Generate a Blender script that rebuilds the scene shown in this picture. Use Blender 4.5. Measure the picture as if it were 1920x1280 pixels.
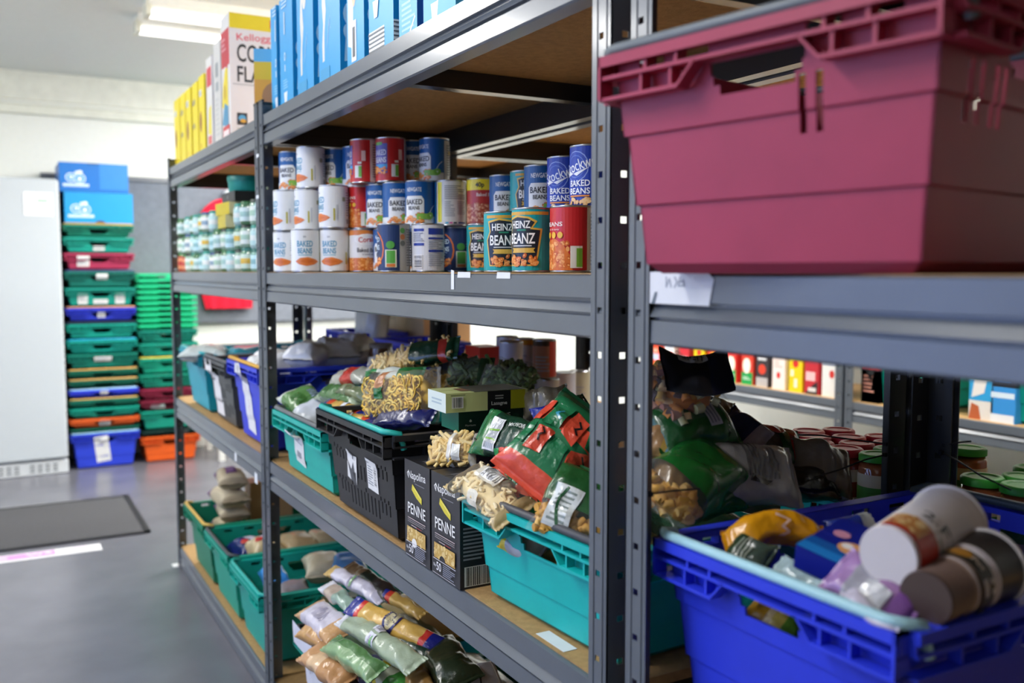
import bpy, bmesh, math, random
from mathutils import Vector, Matrix, noise
for o in list(bpy.data.objects): bpy.data.objects.remove(o)
sc = bpy.context.scene
COL = sc.collection
# ---------------------------------------------------------------- camera
FPX = 1750.0
CAM = Vector((0, 0, 1.33))
PITCH = math.atan(132/FPX); YAW = math.atan(980/FPX*math.cos(PITCH))
cd = bpy.data.cameras.new('camera'); cam = bpy.data.objects.new('camera', cd); COL.objects.link(cam)
cd.sensor_width = 36; cd.lens = 36*FPX/1920; cd.clip_start = .02
cam.location = CAM; cam.rotation_euler = (math.pi/2-PITCH, 0, -YAW)
cd.dof.use_dof = True; cd.dof.focus_distance = 1.72; cd.dof.aperture_fstop = cd.lens/1000/.0105
sc.camera = cam
# ---------------------------------------------------------------- light, exposure
vs = sc.view_settings
sc.display_settings.display_device = 'sRGB'
vs.view_transform = 'Standard'; vs.look = 'None'; vs.gamma = 1; vs.use_curve_mapping = False; vs.exposure = 0.14
w = bpy.data.worlds.new('sky'); sc.world = w; w.use_nodes = True
bg = w.node_tree.nodes['Background']; bg.inputs[0].default_value = (.30, .45, 1.0, 1); bg.inputs[1].default_value = 3.2
CEIL = 2.69
LAMPS = [(-.9, -1.2, 1.5), (-.9, 1.4, 1.5), (-.9, 4.0, 1.5), (1.36, 5.05, 1.25), (1.36, 5.42, 1.25), (2.55, -1.2, 1.5), (2.55, 1.4, 1.5), (2.55, 3.9, 1.5), (2.55, 6.2, 1.5)]
LPOW = [.4, 30, 34, 24, 24, 1, 60, 84, 50]
GLOW = [0, 9, 12, 0, 0, 0, 12, 28, 16]
for (lx, ly, ll), pw, gw in zip(LAMPS, LPOW, GLOW):
    ld = bpy.data.lights.new('tube_light', 'AREA'); ld.shape = 'RECTANGLE'; ld.size = ll; ld.size_y = .11
    ld.energy = pw; ld.color = (1.0, .985, .95)
    if gw:                           # added point lights under the lamps, to brighten ceiling and walls
        for k in (-.5, .5):
            pd = bpy.data.lights.new('fill_glow', 'POINT'); pd.energy = gw; pd.shadow_soft_size = .06; pd.color = (1, .985, .95)
            po = bpy.data.objects.new('fill_glow', pd); COL.objects.link(po); po.location = (lx+k, ly, CEIL-.19)
    lo = bpy.data.objects.new('tube_light', ld); COL.objects.link(lo); lo.location = (lx, ly, CEIL-.095)
# ---------------------------------------------------------------- picture to place
CF = Vector((math.sin(YAW)*math.cos(PITCH), math.cos(YAW)*math.cos(PITCH), -math.sin(PITCH)))
CR = Vector((math.cos(YAW), -math.sin(YAW), 0)); CU = CR.cross(CF)
def ray(x, y): return CF + CR*((x-960)/FPX) - CU*((y-640)/FPX)
def P(x, y, Z): return CAM + ray(x, y)*Z
def atX(x, y, X): d = ray(x, y); return CAM + d*(X/d.x)
def atY(x, y, Y): d = ray(x, y); return CAM + d*(Y/d.y)
def atZ(x, y, z): d = ray(x, y); return CAM + d*((z-CAM.z)/d.z)
# ---------------------------------------------------------------- colours, materials
_lc = {}
def lin(c):
    if c in _lc: return _lc[c]
    h = c.lstrip('#')
    if len(h) == 3: h = ''.join(k*2 for k in h)
    r = []
    for i in (0, 2, 4):
        s = int(h[i:i+2], 16)/255
        r.append(s/12.92 if s <= .04045 else ((s+.055)/1.055)**2.4)
    _lc[c] = (*r, 1.0); return _lc[c]
M = {}
def mat(name, rough=.5, metal=0, spec=.5, coat=0, bump=None, var=0, vscale=30, alpha=None, col=None, trans=0):
    m = bpy.data.materials.new(name); m.use_nodes = True; nt = m.node_tree; N = nt.nodes; b = N['Principled BSDF']
    b.inputs['Roughness'].default_value = rough; b.inputs['Metallic'].default_value = metal
    b.inputs['Specular IOR Level'].default_value = spec; b.inputs['Coat Weight'].default_value = coat
    b.inputs['Coat Roughness'].default_value = .12; b.inputs['Transmission Weight'].default_value = trans
    tc = N.new('ShaderNodeTexCoord')
    if col: src = N.new('ShaderNodeRGB'); src.outputs[0].default_value = lin(col)
    else: src = N.new('ShaderNodeAttribute'); src.attribute_name = 'Col'
    out = src.outputs[0]
    if var:
        nz = N.new('ShaderNodeTexNoise'); nz.inputs['Scale'].default_value = vscale; nz.inputs['Detail'].default_value = 6
        nt.links.new(tc.outputs['Object'], nz.inputs['Vector'])
        mr = N.new('ShaderNodeMapRange'); mr.inputs[1].default_value = .3; mr.inputs[2].default_value = .7
        mr.inputs[3].default_value = 1-var; mr.inputs[4].default_value = 1+var*.6
        nt.links.new(nz.outputs['Fac'], mr.inputs[0])
        mx = N.new('ShaderNodeMix'); mx.data_type = 'RGBA'; mx.blend_type = 'MULTIPLY'; mx.inputs[0].default_value = 1
        nt.links.new(out, mx.inputs[6]); nt.links.new(mr.outputs[0], mx.inputs[7]); out = mx.outputs[2]
    nt.links.new(out, b.inputs['Base Color'])
    if bump:
        nb = N.new('ShaderNodeTexNoise'); nb.inputs['Scale'].default_value = bump[0]; nb.inputs['Detail'].default_value = 4
        nt.links.new(tc.outputs['Object'], nb.inputs['Vector'])
        bp = N.new('ShaderNodeBump'); bp.inputs['Strength'].default_value = bump[1]; bp.inputs['Distance'].default_value = .004
        nt.links.new(nb.outputs['Fac'], bp.inputs['Height']); nt.links.new(bp.outputs[0], b.inputs['Normal'])
    if alpha is not None:
        lw = N.new('ShaderNodeLayerWeight'); lw.inputs[0].default_value = .35
        mr = N.new('ShaderNodeMapRange'); mr.inputs[3].default_value = alpha; mr.inputs[4].default_value = min(1, alpha*3.6)
        nt.links.new(lw.outputs['Facing'], mr.inputs[0]); nt.links.new(mr.outputs[0], b.inputs['Alpha'])
    M[name] = m; return m
mat('paper', .6, bump=(60, .05), var=.04)
mat('card', .38, spec=.4, bump=(25, .03), var=.03, vscale=12)
mat('label', .33, spec=.5, var=.02, vscale=40)
mat('plastic', .42, spec=.38, bump=(18, .05), var=.07, vscale=14)
mat('foil', .27, spec=.5, coat=.3, bump=(38, .9), var=.06, vscale=50)
mat('gloss_white', .3, var=.01)
mat('film', .14, spec=.8, bump=(45, .5), alpha=.05)
mat('bag_film', .3, spec=.5, bump=(40, .5), alpha=.42)
mat('tin', .28, metal=1, bump=(80, .03))
mat('enamel', .30, spec=.55, coat=.25, bump=(14, .02), var=.08, vscale=9)
mat('dark', .45, spec=.4, bump=(20, .03), var=.1)
mat('rubber', .55, spec=.3, var=.05)
mat('pasta', .5, spec=.35, bump=(120, .1), var=.12, vscale=60)
mat('glassy', .08, spec=.7, coat=.5, var=.12, vscale=25)
mat('board', .75, spec=.2, bump=(220, .2), var=.16, vscale=70)
mat('cloth', .85, spec=.1, bump=(90, .3), var=.1)
mat('floor', .26, spec=.45, bump=(7, .03), var=.16, vscale=3.2, col='#6e6e76')
mat('wall', .7, spec=.2, bump=(40, .05), var=.02, col='#eceee8')
mat('wall_darkened', .8, spec=.1, bump=(40, .05), var=.03, col='#2e3034')  # unseen front wall, darkened to keep bounce light off the maroon crate side
mat('ceiling', .8, spec=.15, bump=(30, .05), var=.02, col='#e3e6e2')
mat('carpet', .95, spec=.05, bump=(300, .7), var=.2, vscale=120, col='#57575a')
m = bpy.data.materials.new('lamp_diffuser'); m.use_nodes = True; n = m.node_tree.nodes; e = n.new('ShaderNodeEmission')
e.inputs[0].default_value = (1, .98, .93, 1); e.inputs[1].default_value = 2.2; m.node_tree.links.new(e.outputs[0], n['Material Output'].inputs[0]); M['lamp'] = m
m = bpy.data.materials.new('pane_glass'); m.use_nodes = True; n = m.node_tree.nodes; m.node_tree.links.clear if 0 else None
g = n['Principled BSDF']; g.inputs['Roughness'].default_value = .02; g.inputs['Alpha'].default_value = .08; M['pane'] = m
# ---------------------------------------------------------------- mesh builder
class MB:
    def __init__(s): s.v = []; s.f = []; s.c = []; s.sm = []; s.mi = []; s.M = None
    def add(s, vs, fs, col, smooth=False, mi=0):
        k = len(s.v); T = s.M
        if T is None: s.v += [tuple(p) for p in vs]
        else: s.v += [tuple(T @ Vector(p)) for p in vs]
        for i, f in enumerate(fs):
            s.f.append([k+j for j in f]); s.c.append(col[i] if isinstance(col, list) else col); s.sm.append(smooth)
            s.mi.append(mi[i] if isinstance(mi, list) else mi)
    def box(s, x0, x1, y0, y1, z0, z1, col):
        vs = [(x, y, z) for x in (x0, x1) for y in (y0, y1) for z in (z0, z1)]
        s.add(vs, [(0, 1, 3, 2), (4, 6, 7, 5), (0, 4, 5, 1), (2, 3, 7, 6), (0, 2, 6, 4), (1, 5, 7, 3)], col)
    def cham(s, x0, x1, y0, y1, z0, z1, col, b=.003):     # box with chamfered vertical edges and top
        pl = [(x0+b, y0), (x1-b, y0), (x1, y0+b), (x1, y1-b), (x1-b, y1), (x0+b, y1), (x0, y1-b), (x0, y0+b)]
        cx, cy = (x0+x1)/2, (y0+y1)/2; kx, ky = 1-2*b/(x1-x0), 1-2*b/(y1-y0)
        pt = [(cx+(x-cx)*kx, cy+(y-cy)*ky) for x, y in pl]
        vs = [(x, y, z0+b) for x, y in pl]+[(x, y, z1-b) for x, y in pl]+[(x, y, z1) for x, y in pt]+[(x, y, z0) for x, y in pt]
        fs = [(i, (i+1) % 8, 8+(i+1) % 8, 8+i) for i in range(8)]+[(8+i, 8+(i+1) % 8, 16+(i+1) % 8, 16+i) for i in range(8)]
        fs += [(24+i, 24+(i+1) % 8, (i+1) % 8, i) for i in range(8)]+[tuple(range(16, 24)), tuple(range(31, 23, -1))]
        s.add(vs, fs, col)
    def prism(s, pl, ax, a0, a1, col, smooth=False):      # closed outline pl in the two other axes, swept along ax
        n = len(pl)
        def mk(p, a): return (a, p[0], p[1]) if ax == 0 else ((p[0], a, p[1]) if ax == 1 else (p[0], p[1], a))
        vs = [mk(p, a0) for p in pl]+[mk(p, a1) for p in pl]
        s.add(vs, [(i, (i+1) % n, n+(i+1) % n, n+i) for i in range(n)], col, smooth)
        s.add(vs, [tuple(range(n-1, -1, -1)), tuple(range(n, 2*n))], col)
    def lathe(s, prof, n, cols, smooth=True, caps=(True, True)):
        m = len(prof)
        vs = [(r*math.cos(2*math.pi*i/n), r*math.sin(2*math.pi*i/n), z) for r, z in prof for i in range(n)]
        for k in range(m-1):
            pass
        fs = []; cc = []
        for k in range(m-1):
            for i in range(n):
                fs.append((k*n+i, k*n+(i+1) % n, (k+1)*n+(i+1) % n, (k+1)*n+i)); cc.append(cols[k] if isinstance(cols, list) else cols)
        s.add(vs, fs, cc, smooth)
        c0 = cols[0] if isinstance(cols, list) else cols; c1 = cols[-1] if isinstance(cols, list) else cols
        if caps[0]: s.add([vs[i] for i in range(n)], [tuple(range(n-1, -1, -1))], c0)
        if caps[1]: s.add([vs[(m-1)*n+i] for i in range(n)], [tuple(range(n))], c1)
    def tube(s, pts, r, col, n=8, smooth=True, caps=True, flat=1):
        pts = [Vector(p) for p in pts]; rings = []
        up = None
        for i, p in enumerate(pts):
            t = (pts[min(i+1, len(pts)-1)]-pts[max(i-1, 0)]).normalized()
            if up is None: up = t.orthogonal().normalized()
            up = (up - t*up.dot(t)).normalized(); sd = t.cross(up)
            rr = r[i] if isinstance(r, (list, tuple)) else r
            rings.append([p+(up*math.cos(2*math.pi*k/n)*flat+sd*math.sin(2*math.pi*k/n))*rr for k in range(n)])
        vs = [q for g in rings for q in g]
        fs = [(i*n+k, i*n+(k+1) % n, (i+1)*n+(k+1) % n, (i+1)*n+k) for i in range(len(pts)-1) for k in range(n)]
        s.add(vs, fs, col, smooth)
        if caps: s.add(rings[0]+rings[-1], [tuple(range(n-1, -1, -1)), tuple(range(n, 2*n))], col)
    def panel(s, W, H, holes, th, col, fn, ucut=(), vcut=()):   # wall with rectangular holes; fn(u, v, depth) -> point
        us = sorted(set([0, W]+[h[0] for h in holes]+[h[1] for h in holes]+list(ucut)))
        vs_ = sorted(set([0, H]+[h[2] for h in holes]+[h[3] for h in holes]+list(vcut)))
        def solid(i, j):
            if i < 0 or j < 0 or i >= len(us)-1 or j >= len(vs_)-1: return False
            u, v = (us[i]+us[i+1])/2, (vs_[j]+vs_[j+1])/2
            return not any(h[0] < u < h[1] and h[2] < v < h[3] for h in holes)
        nu = len(us); V = [fn(u, v, d) for d in (0, th) for v in vs_ for u in us]; o = nu*len(vs_); F = []
        for j in range(len(vs_)-1):
            for i in range(nu-1):
                if not solid(i, j): continue
                a, b, c, d = j*nu+i, j*nu+i+1, (j+1)*nu+i+1, (j+1)*nu+i
                F += [(a, b, c, d), (o+d, o+c, o+b, o+a)]
                if not solid(i-1, j): F.append((a, d, o+d, o+a))
                if not solid(i+1, j): F.append((c, b, o+b, o+c))
                if not solid(i, j-1): F.append((b, a, o+a, o+b))
                if not solid(i, j+1): F.append((d, c, o+c, o+d))
        s.add(V, F, col)
    def mesh(s, name, mats):
        me = bpy.data.meshes.new(name); me.from_pydata(s.v, [], s.f)
        me.polygons.foreach_set('use_smooth', s.sm); me.polygons.foreach_set('material_index', s.mi)
        at = me.color_attributes.new('Col', 'FLOAT_COLOR', 'CORNER'); a = []
        for f, c in zip(s.f, s.c): a += lin(c)*len(f)
        at.data.foreach_set('color', a)
        for m in (mats if isinstance(mats, (list, tuple)) else [mats]): me.materials.append(M[m])
        me.update(); return me
    def build(s, name, mats, parent=None): return link(name, s.mesh(name, mats), parent)
def link(name, me, parent=None):
    o = bpy.data.objects.new(name, me); COL.objects.link(o)
    if parent: o.parent = parent
    return o
def tag(o, label, cat, group=None):
    o['label'] = label; o['category'] = cat
    if group: o['group'] = group
    return o
def empty(name, loc=(0, 0, 0), rz=0, mw=None):
    o = bpy.data.objects.new(name, None); COL.objects.link(o); o.empty_display_size = .05
    if mw is not None: o.matrix_world = mw
    else: o.location = loc; o.rotation_euler = (0, 0, rz)
    return o
def place(o, loc, rz=0): o.location = loc; o.rotation_euler = (0, 0, rz); return o
def dup(src):
    c = src.copy(); COL.objects.link(c)
    for ch in src.children:
        d = ch.copy(); COL.objects.link(d); d.parent = c
        for g in ch.children:
            e = g.copy(); COL.objects.link(e); e.parent = d
    return c
def struct(o): o['kind'] = 'structure'; return o
def stuff(o): o['kind'] = 'stuff'; return o
# ---------------------------------------------------------------- flat print
_tx = {}
def glyphs(t, bold):
    if (t, bold) in _tx: return _tx[t, bold]
    cu = bpy.data.curves.new('t', 'FONT'); cu.body = t; cu.resolution_u = 3; cu.offset = bold
    o = bpy.data.objects.new('t', cu); COL.objects.link(o)
    dg = bpy.context.evaluated_depsgraph_get(); dg.update()
    me = bpy.data.meshes.new_from_object(o.evaluated_get(dg))
    r = ([(v.co.x, v.co.y) for v in me.vertices], [tuple(p.vertices) for p in me.polygons])
    bpy.data.objects.remove(o); bpy.data.meshes.remove(me); bpy.data.curves.remove(cu)
    _tx[t, bold] = r; return r
def draw(items, seed=1):
    """items in millimetres: r rect, e ellipse, p polygon, t text, l text lines, b barcode, n beans, s script stroke -> [(pts, faces, colour, layer)]"""
    rnd = random.Random(seed); out = []
    for L, it in enumerate(items):
        k = it[0]; a = it[1:]
        if k == 'r': out.append(([(a[0], a[2]), (a[1], a[2]), (a[1], a[3]), (a[0], a[3])], [(0, 1, 2, 3)], a[4], L))
        elif k == 'e':
            n = 16; out.append(([(a[0]+a[2]*math.cos(2*math.pi*i/n), a[1]+a[3]*math.sin(2*math.pi*i/n)) for i in range(n)], [tuple(range(n))], a[4], L))
        elif k == 'p': out.append((list(a[0]), [tuple(range(len(a[0])))], a[1], L))
        elif k == 't':
            txt, cx, cy, tw, th, col = a[:6]; rot = a[6] if len(a) > 6 else 0; bold = a[7] if len(a) > 7 else .02
            vs, fs = glyphs(txt, bold); x0 = min(v[0] for v in vs); x1 = max(v[0] for v in vs); y0 = min(v[1] for v in vs); y1 = max(v[1] for v in vs)
            c_, s_ = math.cos(math.radians(rot)), math.sin(math.radians(rot)); q = []
            for x, y in vs:
                X = ((x-x0)/(x1-x0)-.5)*tw; Y = ((y-y0)/(y1-y0)-.5)*th; q.append((cx+X*c_-Y*s_, cy+X*s_+Y*c_))
            out.append((q, fs, col, L))
        elif k == 'l':
            u0, u1, v0, v1, n, col = a; h = (v1-v0)/n
            for i in range(n):
                e = u0+(u1-u0)*(rnd.uniform(.55, 1) if rnd.random() > .3 else 1); y = v0+h*i
                out.append(([(u0, y+h*.25), (e, y+h*.25), (e, y+h*.72), (u0, y+h*.72)], [(0, 1, 2, 3)], col, L))
        elif k == 'b':
            u0, u1, v0, v1 = a[:4]; hz = len(a) > 4
            out.append(([(u0, v0), (u1, v0), (u1, v1), (u0, v1)], [(0, 1, 2, 3)], '#eeeeec', L))
            A, B = (v0, v1) if hz else (u0, u1); m_ = (B-A)*.08; x = A+m_
            while x < B-m_:
                w_ = (B-A)*rnd.choice([.012, .02, .035])
                q = [(x, v0+1.5), (x+w_, v0+1.5), (x+w_, v1-1.5), (x, v1-1.5)] if not hz else [(u0+1.5, x), (u1-1.5, x), (u1-1.5, x+w_), (u0+1.5, x+w_)]
                out.append((q, [(0, 1, 2, 3)], '#15151a', L+.6)); x += w_+(B-A)*rnd.choice([.014, .025, .04])
        elif k == 'n':
            u0, u1, v0, v1, n, cols = a
            for i in range(n):
                cx, cy = rnd.uniform(u0, u1), rnd.uniform(v0, v1); r = rnd.uniform(3.2, 4.6); ph = rnd.uniform(0, 3.14)
                for (sc_, dz, c2) in ((1, 0, cols[i % len(cols)]), (.45, .3, cols[-1])):
                    q = []
                    for j in range(9):
                        t_ = 2*math.pi*j/9; X, Y = r*1.25*sc_*math.cos(t_), r*.85*sc_*math.sin(t_)+(0 if sc_ == 1 else r*.25)
                        q.append((cx+X*math.cos(ph)-Y*math.sin(ph), cy+X*math.sin(ph)+Y*math.cos(ph)))
                    out.append((q, [tuple(range(9))], c2, L+dz*.9+.5*i/n))
        elif k == 's':
            pts, wd, col = a
            for i in range(len(pts)-1):
                (x0, y0), (x1, y1) = pts[i], pts[i+1]; d = math.hypot(x1-x0, y1-y0) or 1; nx, ny = -(y1-y0)/d*wd/2, (x1-x0)/d*wd/2
                ex, ey = (x1-x0)/d*wd*.3, (y1-y0)/d*wd*.3
                out.append(([(x0+nx-ex, y0+ny-ey), (x0-nx-ex, y0-ny-ey), (x1-nx+ex, y1-ny+ey), (x1+nx+ex, y1+ny+ey)], [(0, 1, 2, 3)], col, L+.04*(i % 9)))
    return out
LAY = .00022
def put(mb, items, fn, cut_u=0, cut_v=0, seed=1, mi=0, clip=None):
    """lay the print on a surface: fn(u, v, height) in metres"""
    bm = bmesh.new(); cl = []; il = bm.faces.layers.int.new('c')
    for pts, fs, col, L in draw(items, seed):
        vs = [bm.verts.new((x/1000, y/1000, (L+1)*LAY)) for x, y in pts]
        for f in fs:
            try: q = bm.faces.new([vs[i] for i in f]); q[il] = len(cl)
            except ValueError: pass
        cl.append(col)
    if not bm.verts: bm.free(); return
    big = [f for f in bm.faces if len(f.verts) > 4]
    if (cut_u or cut_v) and big: bmesh.ops.triangulate(bm, faces=big)
    for ax, st in ((0, cut_u), (1, cut_v)):
        if not st: continue
        lo = min(v.co[ax] for v in bm.verts); hi = max(v.co[ax] for v in bm.verts); k = math.ceil(lo/st)
        while k*st < hi:
            co = [0, 0, 0]; co[ax] = k*st; no = [0, 0, 0]; no[ax] = 1
            bmesh.ops.bisect_plane(bm, geom=bm.verts[:]+bm.edges[:]+bm.faces[:], plane_co=co, plane_no=no, dist=1e-6); k += 1
    for ax, val, sg in (clip or []):
        co = [0, 0, 0]; co[ax] = val; no = [0, 0, 0]; no[ax] = sg
        bmesh.ops.bisect_plane(bm, geom=bm.verts[:]+bm.edges[:]+bm.faces[:], plane_co=co, plane_no=no, dist=1e-6, clear_outer=True)
    bm.verts.index_update()
    mb.add([fn(v.co.x, v.co.y, v.co.z) for v in bm.verts], [[v.index for v in f.verts] for f in bm.faces], [cl[f[il]] for f in bm.faces], mi=mi)
    bm.free()
# ---------------------------------------------------------------- the setting
XL, XR, YB, YF = -2.2, 4.25, 7.3, -4.6
b = MB(); b.box(XL, XR, YF, YB, -.06, 0, '#62626a'); struct(b.build('floor', 'floor'))
b = MB(); b.box(XL, XR, YF, YB, CEIL, CEIL+.06, '#fff'); struct(b.build('ceiling', 'ceiling'))
b = MB(); b.box(XL-.1, XR+.1, YB, YB+.1, 0, CEIL, '#fff'); struct(b.build('wall_back', 'wall'))
b = MB(); b.box(XL-.1, XR+.1, YF-.1, YF, 0, CEIL, '#fff'); struct(b.build('wall_front', 'wall_darkened'))
b = MB(); b.box(XR, XR+.1, YF, YB, 0, CEIL, '#fff'); struct(b.build('wall_right', 'wall'))
b = MB(); b.panel(YB-YF, CEIL, [(.9-YF, 3.9-YF, .75, 2.3)], .1, '#fff', lambda u, v, d: (XL-d, YB-u if 0 else YF+u, v)); struct(b.build('wall_left', 'wall'))
b = MB()
for y in (.9, 2.37, 3.86): b.box(XL-.07, XL-.02, y, y+.04, .75, 2.3, '#e8e8e6')
for z in (.75, 2.26): b.box(XL-.07, XL-.02, .9, 3.9, z, z+.04, '#e8e8e6')
wf = struct(b.build('window_1', 'plastic'))
for y0, y1 in ((.94, 2.37), (2.41, 3.86)):
    b = MB(); b.box(XL-.048, XL-.042, y0, y1, .79, 2.26, '#dfe8ea'); b.build('pane', 'pane', wf)
b = MB(); b.box(XL, XR, YB-.02, YB, 2.50, CEIL, '#e9eadf'); struct(b.build('trim_1', 'plastic'))
b = MB(); b.cham(XL, XR, YB-.045, YB-.0005, 2.40, 2.465, '#e6e7da', .008); b.box(1.35, 1.37, YB-.048, YB, 2.395, 2.47, '#e6e7da'); struct(b.build('trim_2', 'plastic'))
# grey partition board on the back wall
t = empty('partition_board', (1.6, YB-.03, .94))
for x0, x1 in ((-1.25, .2), (.2, 1.5)):
    b = MB(); b.cham(x0, x1, -.02, .02, 0, 1.03, '#7d828c', .004); b.build('panel', 'cloth', t)
b = MB(); b.cham(-1.27, 1.52, -.028, .026, 1.03, 1.065, '#5c616b', .004); b.build('top_rail', 'enamel', t)
tag(t, 'grey fabric partition board with a dark top rail against the back wall', 'partition')
# ---------------------------------------------------------------- ceiling lamps
def lamp(x, y, L, label, tube_only=False):
    t = empty('ceiling_lamp', (x, y, CEIL-.09))
    b = MB(); b.prism([(-.065, .09), (-.065, .05), (-.04, .02), (.04, .02), (.065, .05), (.065, .09)], 0, -L/2, L/2, '#eef0ea'); b.build('housing', 'plastic', t)
    b = MB(); b.prism([(-.055, .02), (-.05, 0), (-.03, -.004), (.03, -.004), (.05, 0), (.055, .02)], 0, -L/2+.01, L/2-.01, '#ffffff'); b.build('diffuser', 'lamp', t)
    for s in (-1, 1):
        b = MB(); b.box(s*L/2-.012, s*L/2+.012, -.062, .062, -.006, .06, '#e2e2d2'); b.build('end_cap', 'plastic', t)
    tag(t, label, 'lamp', 'fluorescent ceiling lamps')
LL = ['over the aisle behind the camera', 'over the near aisle', 'over the far aisle', 'nearer of the twin lamps above the cereal boxes', 'farther of the twin lamps above the cereal boxes', 'over the rear aisle behind the camera', 'over the near end of the rear aisle', 'over the middle of the rear aisle', 'over the far end of the rear aisle']
for (x, y, L), l in zip(LAMPS, LL): lamp(x, y, L, 'white fluorescent batten lamp '+l if 'twin' not in l else 'white fluorescent batten lamp, '+l)
# ---------------------------------------------------------------- shelving
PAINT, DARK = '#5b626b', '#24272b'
POSTH = 1.815; _pc = {}
def post_mesh(far, back, col):
    k = (far, back, col)
    if k in _pc: return _pc[k]
    b = MB(); W, Wd, T = .043, .04, .0018; holes = []
    z = .035
    while z < POSTH-.03: holes.append(z); z += .059
    sy = -1 if far else 1; sx = -1 if back else 1
    h1 = [(.017, .027, z, z+.0085) for z in holes]
    flip = (sx*sy) < 0
    def f1(u, v, d): return (sx*d, sy*u, v)
    def f2(u, v, d): return (sx*u, sy*d, v)
    def addp(W_, fn):
        q = MB(); q.panel(W_, POSTH, h1, T, col, fn); b.v_ = None
        fs = q.f
        b.add(q.v, fs, col)
    addp(W, f1); addp(Wd, f2)
    for y in (.012, .033): b.box(*sorted((sx*-.0012, 0)), *sorted((sy*(y-.0025), sy*(y+.0025))), 0, POSTH, col)   # pressed ridges
    b.box(*sorted((sx*-.001, sx*.042)), *sorted((sy*-.001, sy*.006)), POSTH, POSTH+.006, '#1c1e20')
    b.box(*sorted((sx*-.001, sx*.006)), *sorted((sy*-.001, sy*.044)), POSTH, POSTH+.006, '#1c1e20')
    me = b.mesh('post', 'enamel'); bm = bmesh.new(); bm.from_mesh(me); bmesh.ops.recalc_face_normals(bm, faces=bm.faces); bm.to_mesh(me); bm.free()
    _pc[k] = me; return me
PROF = [(0, 0), (.004, -.002), (.004, -.032), (-.004, -.033), (-.004, -.037), (-.003, -.038), (.0055, -.051), (-.002, -.052), (-.002, -.055), (.003, -.056), (.004, -.083), (.001, -.086), (-.03, -.086), (-.03, -.083), (-.016, -.080), (-.016, -.002)]
UNITS = []
def shelf_unit(label, X0, dep, Y0, Y1, levels, front=True, brace=True):
    t = empty('shelving_unit', (X0+dep/2, (Y0+Y1)/2, 0)); ox, oy = t.location.x, t.location.y; X1 = X0+dep
    for far in (0, 1):
        for back in (0, 1):
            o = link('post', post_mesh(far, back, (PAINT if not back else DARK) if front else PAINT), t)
            o.location = ((X1 if back else X0)-ox, (Y1 if far else Y0)-oy, 0)
    for z in levels:
        for back in (0, 1):
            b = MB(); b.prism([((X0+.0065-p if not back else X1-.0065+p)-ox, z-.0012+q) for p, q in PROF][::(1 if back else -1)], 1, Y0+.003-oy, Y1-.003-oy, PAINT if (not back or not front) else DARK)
            b.build('shelf_beam', 'enamel', t)
        for y in (Y0+.004, Y1-.028):
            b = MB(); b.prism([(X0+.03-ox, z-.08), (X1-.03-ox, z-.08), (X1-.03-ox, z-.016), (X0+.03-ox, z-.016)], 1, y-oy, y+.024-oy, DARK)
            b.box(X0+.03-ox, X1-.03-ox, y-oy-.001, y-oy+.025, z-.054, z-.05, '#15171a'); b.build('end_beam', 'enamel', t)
        if brace:
            b = MB(); ym = (Y0+Y1)/2; b.box(X0+.02-ox, X1-.02-ox, ym-.018-oy, ym+.018-oy, z-.055, z-.0155, DARK); b.build('cross_brace', 'enamel', t)
        b = MB(); b.box(X0+.012-ox, X1-.012-ox, Y0+.004-oy, Y1-.004-oy, z-.015, z, '#b08d5e'); b.build('shelf_board', 'board', t)
    tag(t, label, 'shelf', 'boltless steel shelving units'); UNITS.append(t); return t
XS = .70; DEP = .585; ZM = 1.327; ZL = .77; ZB = .09; ZT = 1.78
shelf_unit('grey steel shelving unit holding the baked bean cans and penne boxes', XS, DEP, .995, 2.767, [ZB, ZL, ZM, ZT])
shelf_unit('grey steel shelving unit nearest the camera, holding the maroon crate', XS, DEP, -.78, .955, [ZB, ZL, ZM, ZT])
shelf_unit('grey steel shelving unit at the far end with cereal boxes on top', XS, DEP, 2.777, 4.36, [ZB, ZL, ZM, ZT])
X2 = 1.30; D2 = .55; Z2 = .88
shelf_unit('dark shelving unit backing onto the near unit, holding green and red lidded jars', X2, D2, -.78, .955, [ZB, Z2, ZT])
shelf_unit('dark shelving unit backing onto the bean can unit, holding white tins', X2, D2, .995, 2.767, [ZB, Z2, ZM+.03, ZT])
shelf_unit('dark shelving unit behind the cereal box unit', X2, D2, 2.777, 4.36, [ZB, Z2, ZM+.03, ZT])
X3 = 3.16
shelf_unit('grey shelving unit across the rear aisle with tomato cartons', X3, .55, 2.765, 4.5, [.2, .78, 1.33, 1.76], front=False)
shelf_unit('grey shelving unit across the rear aisle with the teal crate beside the post', X3, .55, .97, 2.755, [.2, .78, 1.33, 1.76], front=False)
shelf_unit('unseen grey shelving unit across the rear aisle, added to dim a crate reflection', X3, .55, -.83, .96, [.2, .78, 1.33, 1.76], front=False)  # out of view, added to darken what the maroon crate side reflects
def scrap(u, y, z, w_, h_, pts=None, front=-.0005):     # paper scraps stuck on the front of a shelf beam or post
    t = UNITS[u]; b = MB(); X = XS+.0025+front-t.location.x
    pl = pts or [(-w_/2, -h_/2), (w_/2, -h_/2), (w_/2*.9, h_/2), (-w_/2, h_/2*.9)]
    b.prism([(y-t.location.y+p, z+q) for p, q in pl], 0, X-.0006, X, '#e2e4e6'); b.build('paper_scrap', 'paper', t)
for u, x, y, w_, h_ in ((0, 847, 524, .012, .034), (0, 868, 515, .05, .010), (0, 942, 516, .045, .010), (2, 441, 856, .03, .03), (2, 479, 896, .035, .034)):
    p = atX(x, y, XS); scrap(u, p.y, p.z, w_, h_)
for y in (292, 369): p = atX(484, y, XS); scrap(2, p.y, p.z, .03, .010, front=-.004)
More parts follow.
